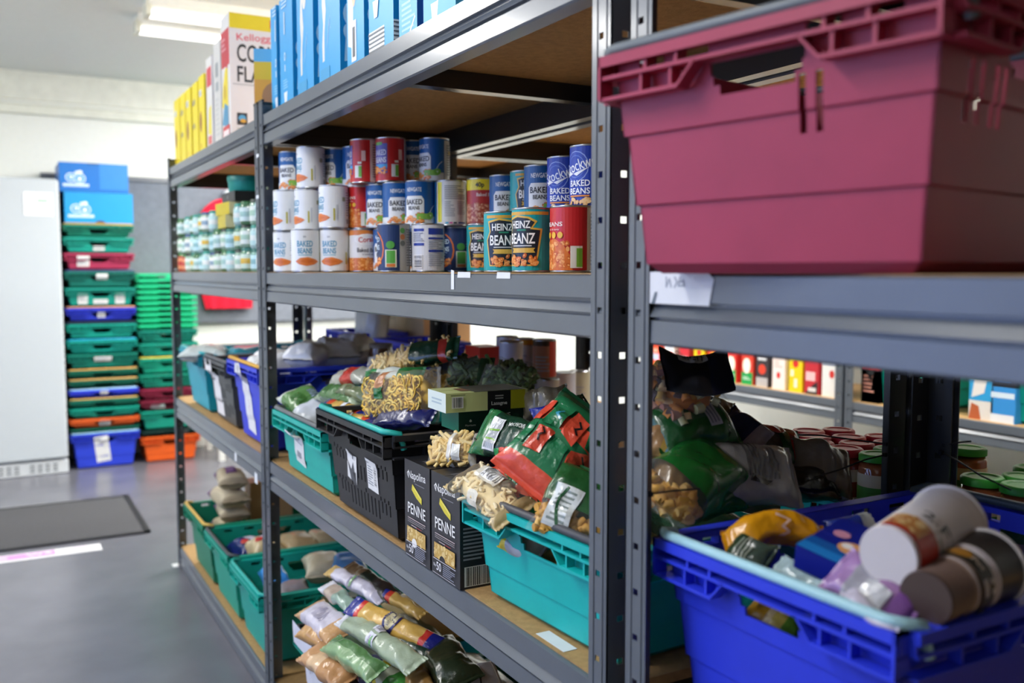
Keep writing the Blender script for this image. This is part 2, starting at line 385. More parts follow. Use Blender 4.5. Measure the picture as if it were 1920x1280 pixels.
b = MB(); p = atX(1046, 1218, XS+.03); b.box(p.x-.012, p.x+.012, p.y-.035, p.y+.045, ZL+.0003, ZL+.0009, '#dfe1e4'); b_ = b.build('paper_label', 'paper'); tag(b_, 'blank white paper slip lying on the shelf board under the teal crate edge', 'label')
# ---------------------------------------------------------------- crates
_cr = {}
def crate_meshes(L, D, H, col, bar, slots, detail):
    k = (L, D, H, col, bar, slots, detail)
    if k in _cr: return _cr[k]
    b = MB(); t = min(.02, H*.085)
    def inset(v): return t*(1-v/H)+max(0, .011-v)*1.1+(.0035 if v < .64*H-.001 else 0)+(.0035 if v < .32*H-.001 else 0)
    zr = min(.024, H*.28); zb = min(.047, H*.5)
    vc = (.011, .64*H, .64*H-.0015, .32*H, .32*H-.0015)
    for side in range(4):
        A = L if side < 2 else D
        hw = .15*min(A, .45)
        holes = []
        if detail:
            holes = [(A/2-hw, A/2+hw, H-zr-.016, H-zr-.003), (A/2-hw*.94, A/2+hw*.94, H-zr-.026, H-zr-.016), (A/2-hw*.80, A/2+hw*.80, H-zr-.036, H-zr-.026)]
            for f in (.14, .30, .70, .86): holes.append((A*f-.018, A*f+.018, H-.019, H-.0085))
            if slots and (slots != 'side' or side >= 2 or side == 0):
                if slots == 'vent':
                    for i in range(15):
                        u = A*(.10+.80*i/14); hi = .63+.05*abs(i-7)/7 if abs(i-7) > 2 else .56
                        holes.append((u-.003, u+.003, .42*H+(.12*H if abs(i-7) > 2 else 0), hi*H))
                        if 3 <= i <= 11: holes.append((u-.003, u+.003, .12*H, (.30 if i % 4 else .36)*H))
                        else: holes.append((u-.003, u+.003, .20*H, .36*H))
                elif slots == 'side':
                    us = (.16, .22, .30, .345, .66, .705, .78, .84) if side >= 2 else (.64, .69)
                    for f in us: holes.append((A*f-.004, A*f+.004, .55*H, .55*H+.055))
        if side == 0: fn = lambda u, v, d: (inset(v)+d, (L/2-u)*(1-2*inset(v)/L), v)
        elif side == 1: fn = lambda u, v, d: (D-inset(v)-d, (u-L/2)*(1-2*inset(v)/L), v)
        elif side == 2: fn = lambda u, v, d: ((u-D/2)*(1-2*inset(v)/D)+D/2, -L/2+inset(v)+d, v)
        else: fn = lambda u, v, d: ((D/2-u)*(1-2*inset(v)/D)+D/2, L/2-inset(v)-d, v)
        b.panel(A, H, holes, .0028, col, fn, vcut=vc)
        b.M = [Matrix.Rotation(math.pi, 4, 'Z'), Matrix.Translation((D, 0, 0)), Matrix.Translation((D/2, -L/2, 0)) @ Matrix.Rotation(-math.pi/2, 4, 'Z'), Matrix.Translation((D/2, L/2, 0)) @ Matrix.Rotation(math.pi/2, 4, 'Z')][side]
        E = .02; a = A/2+(.008 if side < 2 else 0)
        b.box(-.003, E, -a, a, H-.005, H, col); b.box(E-.004, E, -a, a, H-.012, H-.005, col)
        b.box(0, E-.002, -a, a, H-zr-.002, H-zr+.002, col)
        fr = (-.5, -.33, -.22, .22, .33, .5) if detail else (-.5, .5)
        for f in fr: b.box(0, E-.004, f*2*a*.995-.002, f*2*a*.995+.002, H-zr, H-.004, col)
        if side < 2:
            for f in (-a, a-.004): b.box(0, E, f, f+.004, H-zb, H, col)
        if detail:
            for s in (-1, 1):
                e0, e1 = sorted((s*a, s*A*.22)); b.box(0, E-.002, e0, e1, H-zb-.002, H-zb+.002, col)
                pl = [(s*A*.22, H-zb-.002), (s*A*.22, H-zb+.002), (s*A*.165, H-zr), (s*A*.155, H-zr)]
                b.prism(pl if s < 0 else pl[::-1], 0, 0, E-.002, col)
                for f in (.25, .36): b.box(0, E-.005, s*A*f-.0018, s*A*f+.0018, H-zb, H-zr, col)
        b.M = None
    i0 = inset(0); b.box(i0, D-i0, -L/2+i0, L/2-i0, 0, .003, col)
    body = b.mesh('crate_body', 'plastic'); arms = []
    if bar:
        for side in (0, 1):
            b = MB(); b.M = [Matrix.Rotation(math.pi, 4, 'Z'), Matrix.Translation((D, 0, 0))][side]; a = L/2+.010; r = .0065; bc = bar if isinstance(bar, str) else bar[side]
            b.tube([(-.025, -a, H-.03), (-.015, -a, H+.003), (.006, -a+.006, H+.0065), (.012, -a+.02, H+.0065), (.012, 0, H+.0065), (.012, a-.02, H+.0065), (.006, a-.006, H+.0065), (-.015, a, H+.003), (-.025, a, H-.03)], r, bc, 8)
            b.M = None; arms.append(b.mesh('bale_arm', 'plastic'))
    _cr[k] = (body, arms, inset); return _cr[k]
def crate(label, loc, L, D, H, col, bar=None, slots=None, rz=0, group='plastic bale arm crates', papers=(), detail=True, name='crate'):
    body, arms, inset = crate_meshes(L, D, H, col, bar, slots, detail)
    t = empty(name, loc, rz); link('crate_body', body, t)
    for a in arms: link('bale_arm', a, t)
    zb_ = min(.05, H*.5)
    for i, (y, z, w_, h_, tilt, items) in enumerate(papers):      # papers stuck or hung on the front
        b = MB(); c_, s_ = math.cos(tilt), math.sin(tilt)
        def fn(u, v, d): 
            Y = y-(u*c_-v*s_); Zz = z+u*s_+v*c_; return (inset(max(0, min(H, Zz)))-.0016-d-(.021 if Zz > H-zb_ else 0), Y, Zz)
        put(b, (list(items) if items and items[0] == 'bare' and not items.pop(0) == 0 else [('r', -w_*500, w_*500, -h_*500, h_*500, '#e6e6e4')]+list(items)), fn, .02, .02, i+3); b.build('paper_label', 'paper', t)
    return tag(t, label, 'crate', group)
# ---------------------------------------------------------------- tins of beans
CH, CRD = .114, .0385
BE = ['#d9702a', '#e08a3c', '#c85f20', '#f0a860']
WT, GR, TXT = '#eceeed', '#b9bec0', '#4a4d52'
def back_text(u0, u1, col='#70757a'): return [('l', u0, u1, 12, 100, 13, col)]
NEW = [('r', -121, 121, 0, 114, '#155a9c'), ('r', -121, -62, 4, 110, '#c6cbcc'), ('r', 62, 121, 4, 110, '#c6cbcc'), ('r', -60, 60, 0, 22, '#dfe3e2'), ('p', [(-26, 22), (26, 22), (26, 66), (20, 76), (-20, 76), (-26, 66)], '#e9ebe9'),
       ('t', 'NEWGATE', 0, 93, 40, 11, '#e8edf2'), ('t', 'BAKED', 0, 60, 44, 14, '#23252b'), ('t', 'BEANS', 0, 44, 30, 10, '#23252b'), ('n', -26, 26, 6, 30, 26, BE), ('r', 8, 44, 14, 29, '#86bd4c'), ('e', 42, 24, 9, 9, '#6fae3e'), ('t', 'v', 42, 24, 6, 6, '#d7f0c0'),
       ('s', [(40, 32), (46, 44), (54, 52)], 1.5, '#dfe8ea'), ('l', 68, 116, 14, 100, 13, '#7d868a'), ('l', -116, -68, 14, 100, 13, '#7d868a'), ('r', 74, 84, 72, 82, '#c3b968')]
WHI = [('r', -121, 121, 0, 114, WT), ('t', 'BAKED', -8, 76, 42, 17, '#2a93b8'), ('t', 'BEANS', -8, 56, 38, 16, '#2a93b8'), ('r', -26, 10, 43, 45, '#5fb0c8'), ('t', 'in', -8, 96, 7, 5, '#8a9399'),
       ('p', [(-34, 26), (-20, 36), (0, 38), (20, 32), (30, 26), (18, 18), (-4, 13), (-24, 18)], '#e2813c'), ('p', [(-22, 26), (-8, 33), (10, 30), (16, 25), (-2, 20)], '#d8702e'),
       ('r', 38, 42, 18, 52, '#c3bb4a'), ('r', 46, 49, 20, 62, '#c2c6cb'), ('r', 62, 72, 72, 84, '#a9a98a'), ('l', 74, 112, 30, 100, 10, '#a6abae'), ('b', 72, 92, 8, 24), ('l', -116, -60, 20, 96, 11, '#b7bcc0')]
RED = [('r', -121, 121, 0, 114, '#c32727'), ('r', 52, 121, 0, 114, '#d9d9d6'), ('r', -40, 2, 20, 100, '#5a55a8'), ('r', -40, 2, 34, 44, '#3aa0d8'), ('t', 'BAKED', -19, 76, 36, 15, '#f0eef5'), ('t', 'BEANS', -19, 56, 36, 15, '#f0eef5'), ('r', -34, -12, 96, 104, '#6fb64a'), ('n', -38, 0, 20, 36, 22, BE),
       ('r', 12, 30, 10, 44, '#e6e6e2'), ('r', 22, 30, 12, 42, '#6fae45'), ('r', 20, 30, 48, 54, '#e9e6da'), ('r', 30, 40, 56, 84, '#e2b9b0'), ('l', 58, 116, 10, 104, 14, '#8b8d90'), ('l', -112, -60, 12, 100, 12, '#e8a49a')]
RD2 = [('r', -121, 121, 0, 114, '#c8282c'), ('r', 46, 121, 0, 114, '#e0e0dc'), ('p', [(-45, 0), (20, 0), (20, 20), (4, 46), (-14, 58), (-45, 52)], '#d9722a'), ('n', -44, 14, 4, 50, 60, BE), ('t', 'BEANS', -18, 84, 40, 8, '#f5e6e0'), ('t', 'rich & tasty', -18, 74, 28, 4, '#f0c8c0'),
       ('e', -30, 64, 5, 6, '#edb92e'), ('e', -16, 64, 5, 6, '#edb92e'), ('e', -2, 64, 5, 6, '#edb92e'), ('r', 16, 36, 4, 44, '#e8e6dc'), ('r', 26, 36, 6, 40, '#79b43c'), ('l', 52, 116, 8, 106, 15, '#85888c'), ('r', 54, 74, 78, 92, '#9bb53a'), ('l', -114, -56, 10, 104, 12, '#efc0b8')]
TEA = [('r', -121, 121, 0, 114, '#12a0a8'), ('r', -44, 44, 104, 110, '#d6a53e'), ('p', [(-36, 8), (20, 8), (24, 30), (31, 78), (14, 80), (22, 92), (8, 100), (-16, 104), (-40, 98), (-36, 78), (-44, 60)], '#d9b24a'), ('p', [(-34, 11), (17, 11), (21, 32), (27, 75), (9, 77), (17, 90), (5, 97), (-16, 100), (-36, 95), (-33, 77), (-41, 60)], '#1d2430'),
       ('t', 'HEINZ', -10, 86, 40, 14, '#f2f2f0'), ('r', -16, 2, 74, 77, '#2e8a6a'), ('t', 'BEANZ', -8, 60, 52, 20, '#f6f6f4'), ('r', -26, 12, 45, 47, '#d9dadb'), ('p', [(-28, 33), (18, 33), (15, 38), (18, 42), (-28, 42), (-25, 38)], '#d9b04a'), ('n', -30, 20, 10, 28, 34, BE),
       ('r', 50, 56, 16, 64, '#e9eeee'), ('r', 56, 61, 16, 60, '#7dc04a'), ('e', 53, 20, 3, 4, '#9adbd8'), ('e', 53, 28, 3, 4, '#9adbd8'), ('e', 53, 36, 3, 4, '#9adbd8'), ('e', 53, 44, 3, 4, '#9adbd8'), ('e', 53, 58, 4, 4, '#f0f0f0'), ('l', 44, 84, 4, 12, 3, '#2b6f7a'), ('l', 76, 116, 30, 90, 9, '#0c7c86'), ('b', -110, -84, 20, 60)]
BLU = [('r', -121, 121, 0, 114, '#1c3fae'), ('e', -14, 76, 27, 30, '#8fa6e6'), ('e', -14, 76, 25, 28, '#2445b4'), ('e', -14, 76, 20, 22, '#5a78d0'), ('e', -14, 76, 18, 20, '#1f41b0'),
       ('t', 'Stockwell', -4, 80, 76, 22, '#eef1fa', 16, .008), ('p', [(-36, 56), (14, 74), (-10, 58), (-30, 68)], '#eef1fa'),
       ('t', 'BAKED', -6, 44, 42, 12, '#f2f4fb'), ('t', 'BEANS', -6, 29, 42, 12, '#f2f4fb'), ('r', -26, 14, 18, 21, '#e08a3c'), ('n', -26, 16, 2, 14, 16, ['#e6b070', '#dca05a', '#f0c890']), ('r', 34, 44, 8, 52, '#3f9a3a'), ('e', 39, 46, 5, 6, '#d4e6d0'), ('e', 39, 32, 4, 5, '#8cd07a'), ('e', 39, 18, 4, 5, '#8cd07a'), ('l', 60, 116, 12, 100, 12, '#6f86cf'), ('l', -116, -62, 12, 100, 12, '#6f86cf')]
NAV = [('r', -121, 121, 0, 114, '#253b68'), ('r', 46, 121, 0, 114, '#b8bab4'), ('e', -26, 54, 34, 46, '#e0762f'), ('e', -29, 54, 33, 44, '#253b68'), ('n', -42, -2, 14, 30, 26, BE), ('e', -34, 66, 26, 30, '#253b68'), ('t', 'BAKED', -26, 78, 40, 12, '#cfe4f2'), ('t', 'BEANS', -26, 58, 40, 13, '#cfe4f2'), ('l', -40, -10, 42, 50, 2, '#8fa8c8'),
       ('e', 24, 64, 10, 10, '#4f9e46'), ('r', 12, 38, 8, 52, '#dfe6d6'), ('r', 15, 35, 18, 50, '#5aa84a'), ('r', 15, 35, 9, 17, '#d07a3c'), ('e', 52, 100, 6, 7, '#5aa050'), ('e', 52, 84, 6, 7, '#c07a48'), ('e', 52, 68, 6, 7, '#6a706a'), ('l', 62, 116, 10, 106, 15, '#6c6e6c')]
STR = [('r', -121, 121, 0, 114, '#dde0e6'), ('r', -36, -6, 98, 105, '#2a3f9c'), ('r', -36, -6, 62, 69, '#2a3f9c'), ('r', 4, 48, 90, 106, '#2a3f9c'), ('r', 4, 48, 78, 83, '#2a3f9c'), ('r', 4, 48, 46, 52, '#2a3f9c'), ('l', -36, -6, 72, 96, 5, '#8f96a6'), ('b', -34, -10, 6, 40, 1), ('l', 4, 46, 54, 76, 5, '#9aa0ac'), ('l', 4, 46, 10, 44, 7, '#a2a7b2'), ('r', 60, 110, 92, 106, '#2a3f9c'), ('l', 60, 110, 14, 88, 10, '#9aa0ac'), ('r', -110, -50, 10, 100, '#3550a8')]
YEL = [('r', -121, 121, 0, 114, '#dcdcd6'), ('r', -38, -24, 6, 112, '#e6dc2a'), ('l', -16, 40, 66, 104, 8, '#84878a'), ('l', -16, 10, 20, 62, 9, '#a2a4a6'), ('l', 16, 40, 26, 62, 8, '#a2a4a6'), ('r', -14, -6, 2, 6, '#2ab0d8'), ('r', -4, 4, 2, 6, '#d84a9a'), ('r', 6, 14, 2, 6, '#2b2b2e'), ('r', 18, 40, 2, 6, '#3a4c8a'), ('r', -121, -44, 0, 114, '#2d7fc0'), ('r', 60, 121, 0, 114, '#e6dc2a')]
COR = [('r', -121, 121, 0, 114, '#e6e4e0'), ('r', -121, 121, 100, 114, '#d8813a'), ('r', -121, 121, 0, 36, '#d77a2a'), ('n', -60, 60, 4, 34, 90, BE), ('e', -4, 88, 34, 16, '#f4f2ef'), ('e', -4, 88, 31, 13, '#e9e6e2'), ('t', 'Corale', -4, 88, 46, 15, '#c2352b', 4), ('t', 'Baked Beans', 0, 58, 62, 12, '#3b3b40', 0, .005), ('t', 'in tomato sauce', 0, 46, 34, 4, '#5a5a5e'), ('l', 70, 116, 40, 96, 8, '#8b8d90')]
MAP = [('r', -121, 121, 0, 114, '#23408f'), ('t', 'Napolina', 0, 90, 70, 15, '#dfe6f4', 6), ('r', -60, 60, 0, 46, '#2a3f86'), ('n', -50, 50, 6, 46, 110, BE), ('r', -121, 121, 0, 8, '#c9cfda'), ('l', 66, 116, 16, 98, 11, '#93a2c8')]
PRC = [('r', -121, 121, 0, 114, '#b5302c'), ('r', -121, 121, 86, 114, '#ecd827'), ('t', '40p', -14, 98, 22, 16, '#2d2d30', 0, .03), ('t', 'Baked Beans', 4, 74, 52, 9, '#f0d8d0'), ('t', '400g', 22, 56, 14, 5, '#f0d8d0'), ('r', -60, 60, 0, 50, '#a8442c'), ('n', -58, 58, 4, 50, 130, ['#cf8a66', '#c27450', '#b96344', '#e0a888']), ('l', 66, 116, 10, 80, 9, '#e0a8a0')]
KINDS = dict(N=(NEW, 'blue', 'blue and white bean tin'), W=(WHI, 'white', 'white bean tin'), R=(RED, 'red', 'red bean tin with purple panel'), Q=(RD2, 'red', 'red bean tin with yellow dots'), H=(TEA, 'teal', 'teal bean tin'),
             B=(BLU, 'royal blue', 'royal blue bean tin'), D=(NAV, 'navy', 'navy bean tin with orange ring'), P=(STR, 'white', 'white tin with blue striped label'), Y=(YEL, 'white', 'white tin with yellow edged label'), C=(COR, 'white', 'white and orange bean tin'), M=(MAP, 'blue', 'dark blue bean tin'), K=(PRC, 'red', 'red and yellow tin priced 40p'))
def tin_body_mesh(r, h, col='#b9bcbf'):
    b = MB(); b.lathe([(r-.003, 0), (r-.0005, .0006), (r+.0004, .002), (r-.0006, .0036), (r-.0008, h-.0036), (r+.0004, h-.002), (r, h-.0005), (r-.0015, h), (r-.003, h-.003), (r*.6, h-.0034)], 32, col)
    return b.mesh('tin_body', 'tin')
TINB = tin_body_mesh(CRD, CH); _lab = {}
def label_mesh(kind):
    if kind in _lab: return _lab[kind]
    b = MB(); R = CRD-.0002; k = 114/ (CH*1000)
    put(b, KINDS[kind][0], lambda u, v, d: ((R+d)*math.sin(u/R), -(R+d)*math.cos(u/R), .004+v/k*(CH-.008)/CH), .006, 0, ord(kind))
    _lab[kind] = b.mesh('label', 'label'); return _lab[kind]
# (pixel x, pixel y of the rim, tier, kind, turn, words that single it out)
TINS = [
 (538, 430, 0, 'W', -25, 'beside the black post in the bottom row'), (578, 430, 0, 'W', 8, 'second from the black post in the bottom row'), (628, 430, 0, 'W', -12, 'third from the black post in the bottom row'),
 (538, 356, 1, 'W', -62, 'beside the black post in the middle row'), (578, 356, 1, 'W', -60, 'second from the black post in the middle row'), (629, 349, 1, 'W', -58, 'third from the black post in the middle row'),
 (584, 278, 2, 'W', -56, 'topmost of its white stack near the black post'), (548, 287, 2, 'N', -28, 'on top behind the leftmost white stack'), (634, 281, 2, 'N', -46, 'on top between the white stack and the red tins'),
 (676, 430, 0, 'C', 20, 'in the bottom row under the red tins'), (701, 437, 0, 'M', 8, 'squeezed behind the navy tin in the bottom row'), (738, 420, 0, 'D', -48, 'in the bottom row beneath the blue tins'), (802, 420, 0, 'P', -4, 'in the bottom row left of the smaller navy tin'), (858, 426, 0, 'D', -24, 'in the bottom row left of the teal tins'),
 (682, 350, 1, 'Q', -30, 'in the middle row below a red tin'), (716, 347, 1, 'N', -26, 'half hidden in the middle row beside the red tin'), (745, 344, 1, 'N', 2, 'in the middle row with its full panel showing'), (787, 341, 1, 'N', -26, 'in the middle row next to the yellow edged tin'), (836, 340, 1, 'Y', 0, 'in the middle row right of the blue tins'),
 (664, 278, 2, 'N', -8, 'on top half hidden left of the two red tins'), (684, 264, 2, 'R', -58, 'on top, left one of the two'), (734, 261, 2, 'R', -16, 'on top, right one of the two'), (776, 266, 2, 'N', -8, 'on top half hidden behind the right end stack'), (811, 262, 2, 'N', -52, 'on top of the right end stack turned backwards'),
 (905, 421, 0, 'H', 6, 'leftmost of the front three'), (945, 398, 0, 'H', 10, 'middle one of the front three'), (1000, 391, 0, 'H', -22, 'nearest and largest of the front three'), (1073, 387, 0, 'Q', -28, 'in the bottom row beside the grey post'),
 (893, 347, 1, 'H', 4, 'in the upper row behind the price marked tin'), (905, 336, 1, 'K', 10, 'in the upper row'), (948, 330, 1, 'N', -6, 'in the upper row right of the price marked tin'), (988, 322, 1, 'H', 24, 'in the upper row between two blue tins'), (1016, 312, 1, 'N', -6, 'in the upper row left of the royal blue tins'), (1062, 296, 1, 'B', -12, 'in the upper row, left one of the pair'), (1108, 275, 1, 'B', -24, 'in the upper row, right one beside the grey post')]
cans = []
for (x, y, tier, k, rot, wd) in TINS:
    Z = CH*(tier+1)/max(.01, (CAM.z-ZM)*-1+0) if 0 else None
    d = ray(x, y); Zc = (ZM+CH*(tier+1)-CAM.z)/d.z; p = CAM+d*Zc
    p = CAM+ray(x, y)*Zc; X = max(p.x, .742); p2 = CAM+d*(X/d.x)
    cans.append([p2.x, p2.y, tier, k, rot, wd])
def relax(n=60, new=False):
    for _ in range(n):
        for i in range(len(cans)):
            for j in range(i):
                a, c = cans[i], cans[j]
                if a[2] != c[2]: continue
                dx, dy = a[0]-c[0], a[1]-c[1]; d_ = math.hypot(dx, dy) or 1e-4
                if d_ < .0778:
                    m_ = (.0778-d_)/2; dx /= d_; dy /= d_
                    ka = 0 if new and a[5] else (2 if new and c[5] else 1); kc = 0 if new and c[5] else (2 if new and a[5] else 1)
                    a[0] += dx*m_*ka; a[1] += dy*m_*ka; c[0] -= dx*m_*kc; c[1] -= dy*m_*kc
        for a in cans:
            if new and a[5]: continue
            a[0] = max(a[0], .742); a[1] = min(max(a[1], 1.045), 2.70)
relax()
for tier in (1, 0):                                   # what carries the upper rows
    for a in [c for c in cans if c[2] == tier+1]:
        if not any(c[2] == tier and math.hypot(c[0]-a[0], c[1]-a[1]) < .058 for c in cans):
            cans.append([a[0], a[1], tier, a[3] if a[3] in 'NWB' else 'N', a[4], None])
relax(40, True)
_n = {}
for x, y, tier, k, rot, wd in cans:
    t = empty('bean_tin', (x, y, ZM+.0004+(CH+.0006)*tier)); 
    yaw = math.atan2(-(CAM.x-x), (CAM.y-y))+math.pi
    t.rotation_euler = (0, 0, yaw+math.radians(rot)); link('tin_body', TINB, t); link('label', label_mesh(k), t)
    if wd is None:
        _n[k] = _n.get(k, 0)+1
        wd = 'rear hidden tin, %s of its kind, under the upper rows' % ['first', 'second', 'third', 'fourth', 'fifth', 'sixth', 'seventh', 'eighth', 'ninth', 'tenth', 'eleventh', 'twelfth', 'thirteenth', 'fourteenth', 'fifteenth', 'sixteenth', 'seventeenth', 'eighteenth', 'nineteenth', 'twentieth'][_n[k]-1]
    tag(t, KINDS[k][2]+', '+wd, 'tin', 'baked bean tins on the middle shelf')
# ---------------------------------------------------------------- cartons
def carton_mb(sx, sy, sz, cols, art, seed=1):
    """box centred on its base; art: face -> print in mm from the lower left corner of that face seen from outside"""
    b = MB(); X, Y = sx/2, sy/2; e = .0012
    g = lambda f: cols.get(f, cols['*'])
    b.add([(-X, -Y, 0), (X, -Y, 0), (X, Y, 0), (-X, Y, 0), (-X, -Y, sz), (X, -Y, sz), (X, Y, sz), (-X, Y, sz)], [(0, 1, 5, 4), (1, 2, 6, 5), (2, 3, 7, 6), (3, 0, 4, 7), (4, 5, 6, 7), (3, 2, 1, 0)], [g('-y'), g('+x'), g('+y'), g('-x'), g('+z'), g('-z')])
    for x0, x1, y0, y1 in ((-X, X, -.0004, .0004),): b.box(x0, x1, y0-.0, y1, sz, sz+.0005, g('+z'))   # flap seam
    F = {'-y': lambda u, v, d: (u-X, -Y-d, v), '+x': lambda u, v, d: (X+d, u-Y, v), '+y': lambda u, v, d: (X-u, Y+d, v), '-x': lambda u, v, d: (-X-d, Y-u, v), '+z': lambda u, v, d: (u-X, v-Y, sz+.0006+d)}
    W_ = {'-y': sx, '+x': sy, '+y': sx, '-x': sy, '+z': sx}; H_ = {'+z': sy}
    for f, it in art.items(): put(b, it, F[f], 0, 0, seed, clip=[(0, 0, -1), (0, W_[f], 1), (1, 0, -1), (1, H_.get(f, sz), 1)])
    return b
def carton(name, label, cat, group, loc, rz, size, cols, art={}, seed=1, m='card', mw=None):
    o = carton_mb(*size, cols, art, seed).build(name, m)
    if mw is not None: o.matrix_world = mw
    else: place(o, loc, rz)
    return tag(o, label, cat, group)
def frame(e1, n, o):     # local x along e1, z near n
    e1 = e1.normalized(); n = (n-e1*n.dot(e1)).normalized(); y = n.cross(e1)
    m_ = Matrix((e1, y, n)).transposed().to_4x4(); m_.translation = o; return m_
# cereal boxes on the top shelf: spine -x faces the aisle, big face -y looks along it
G = 'cereal boxes on the top shelf'
def cereal(label, px, X, size, cols, art, rz=0, seed=1):
    """px: pixel x of the front left foot corner"""
    sx, sy, sz = size; p = atX(px[0], px[1], X); c, s = math.cos(rz), math.sin(rz)
    loc = (p.x+sx/2*c-sy/2*s*0, p.y+sy/2, ZT+.0004)
    return carton('cereal_box', label, 'box', G, loc, rz, size, cols, art, seed)
YA = lambda k: {'-x': [('r', 12, 60, 215, 240, '#dfe2d8'), ('l', 14, 56, 216, 238, 3, '#7d8aa8'), ('e', 36, 120, 22, 40, '#b08048'), ('e', 36, 120, 14, 28, '#8a5a34'), ('e', 34, 30, 6, 10, '#d8a040')] if k == 0 else [('r', 10, 26, 200, 222, '#56608c'), ('r', 40, 56, 200, 222, '#56608c'), ('r', 14, 26, 110, 130, '#4a5a90'), ('r', 42, 54, 110, 130, '#4a5a90')],
              '-y': [('r', 10, 180, 250, 285, '#b22c22'), ('e', 95, 120, 60, 70, '#c8a050'), ('r', 10, 180, 20, 50, '#8a6a3a')]}
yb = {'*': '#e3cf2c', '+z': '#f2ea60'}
for i, (py, w_) in enumerate([(4.27, .13), (4.13, .11), (4.005, .11), (3.865, .11), (3.735, .11)]):
    carton('cereal_box', 'yellow cereal box, %s' % ['the farthest from the camera', 'second from the far end', 'middle one of the five', 'fourth from the far end', 'next to the grey and red boxes'][i], 'box', G, (.73+.095, py, ZT+.0004), 0, (.19, w_, .285+.006*(i == 4)), yb, YA(i % 2), i)
CFS = [('r', 0, 95, 250, 372, '#c4424a'), ('p', [(0, 300), (95, 230), (95, 372), (0, 372)], '#c4424a'), ('p', [(0, 120), (95, 100), (95, 240), (60, 245), (20, 190)], '#e6cf3c'), ('p', [(0, 60), (95, 40), (95, 112), (40, 130)], '#4f8fae'), ('e', 48, 165, 16, 26, '#c8a838'), ('r', 8, 86, 8, 50, '#cc4a4c'), ('r', 14, 80, 14, 36, '#e8d8d4'), ('l', 14, 80, 300, 350, 3, '#e09aa0')]
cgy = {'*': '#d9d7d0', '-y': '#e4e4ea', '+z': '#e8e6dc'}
carton('cereal_box', 'tall pale cereal box with a red and yellow spine, left of the grey ones', 'box', G, (.735+.12, 3.615, ZT+.0004), 0, (.24, .10, .335), cgy, {'-x': [('r', 10, 90, 230, 300, '#cc5058'), ('p', [(20, 60), (80, 50), (80, 160), (40, 150)], '#e0cf50'), ('r', 20, 80, 20, 50, '#d06a64')]}, 1)
carton('cereal_box', 'tall grey backed cereal box beside the corn flakes', 'box', G, (.735+.12, 3.475, ZT+.0004), 0, (.24, .11, .36), {'*': '#cfcdc6', '-y': '#dcdcdc'}, {'-x': [('r', 30, 74, 240, 290, '#8f9494'), ('r', 30, 74, 190, 222, '#9aa0a0'), ('l', 20, 90, 30, 170, 8, '#c0c0ba')]}, 2)
def vsc(items, k):
    o = []
    for it in items:
        it = list(it)
        if it[0] in ('r', 'l'): it[3] *= k; it[4] *= k
        elif it[0] == 'e': it[2] *= k; it[4] *= k
        elif it[0] == 't': it[3] *= k; it[5] *= k
        o.append(tuple(it))
    return o
CFF = [('r', 0, 260, 330, 375, '#eedc36'), ('t', 'BIG', 176, 353, 78, 25, '#e0702c'), ('t', "Kellogg's", 92, 305, 136, 28, '#e0365c', 3, .0), ('t', 'CORN', 92, 258, 136, 54, '#2c3238', 0, .012), ('t', 'FLAKES', 104, 195, 160, 48, '#2c3238', 0, .012), ('r', 8, 192, 162, 165, '#b6bcc4'), ('r', 196, 198, 190, 320, '#7a8088'), ('r', 198, 240, 270, 292, '#e07a9a'), ('r', 20, 54, 42, 78, '#3a3f46'), ('e', 37, 62, 13, 10, '#58a8d8'), ('e', 40, 54, 10, 6, '#d8a848'), ('l', 18, 60, 22, 34, 2, '#c2c6c0')]
carton('cereal_box', 'large white corn flakes box with a yellow band across the top', 'box', G, (.735+.12, 3.335, ZT+.0004), 0, (.24, .13, .42), {'*': '#dcdad4', '-y': '#e6e7ee', '+z': '#e8dfb0'}, {'-y': vsc(CFF, 1.115), '-x': [(k[0], *[v*1.3 if i < 2 and k[0] == 'r' else v for i, v in enumerate(k[1:])]) if k[0] == 'r' else k for k in CFS]}, 3)
carton('cereal_box', 'small orange and blue cereal box at the shelf end over the post', 'box', G, (.715+.075, 2.86, ZT+.0004), math.radians(-22), (.14, .075, .21), {'*': '#e8a43a', '-x': '#e6a23c', '+z': '#6fc0e8'}, {'-y': [('r', 0, 140, 170, 225, '#58b4e2'), ('r', 0, 140, 120, 172, '#e8bf2c'), ('e', 70, 70, 48, 46, '#b07a50'), ('e', 84, 66, 28, 26, '#efe2c8'), ('r', 0, 140, 0, 28, '#d8702c')], '-x': [('r', 0, 75, 176, 225, '#6cbde6'), ('p', [(0, 150), (38, 178), (75, 160), (75, 90), (0, 100)], '#efae38'), ('r', 0, 75, 0, 92, '#e9bc7a')]}, 4)
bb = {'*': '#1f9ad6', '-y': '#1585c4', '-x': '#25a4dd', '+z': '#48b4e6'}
SPL = lambda s: [('p', [(30, 60), (44, 62), (46, 130), (58, 180), (48, 240), (56, 268), (36, 262), (28, 200), (36, 150), (28, 100)], '#e6e3d4'), ('e', 66, 250, 16, 26, '#e6e3d4'), ('s', [(70, 100), (84, 150), (92, 130)], 1.6, '#9fd4ec'), ('s', [(64, 90), (78, 140), (90, 160)], 1.6, '#9fd4ec'), ('r', 14, 84, 6, 44, '#2f9fd0')] if s else [('p', [(40, 14), (62, 14), (68, 44), (34, 44)], '#e6eef2'), ('l', 30, 74, 52, 80, 4, '#8fd0ee'), ('r', 46, 54, 100, 118, '#d8eef8'), ('e', 50, 140, 8, 12, '#d8eef8'), ('e', 50, 140, 4, 7, '#25a4dd'), ('r', 46, 54, 200, 260, '#d8eef8'), ('l', 24, 76, 270, 300, 3, '#bfe4f4')]
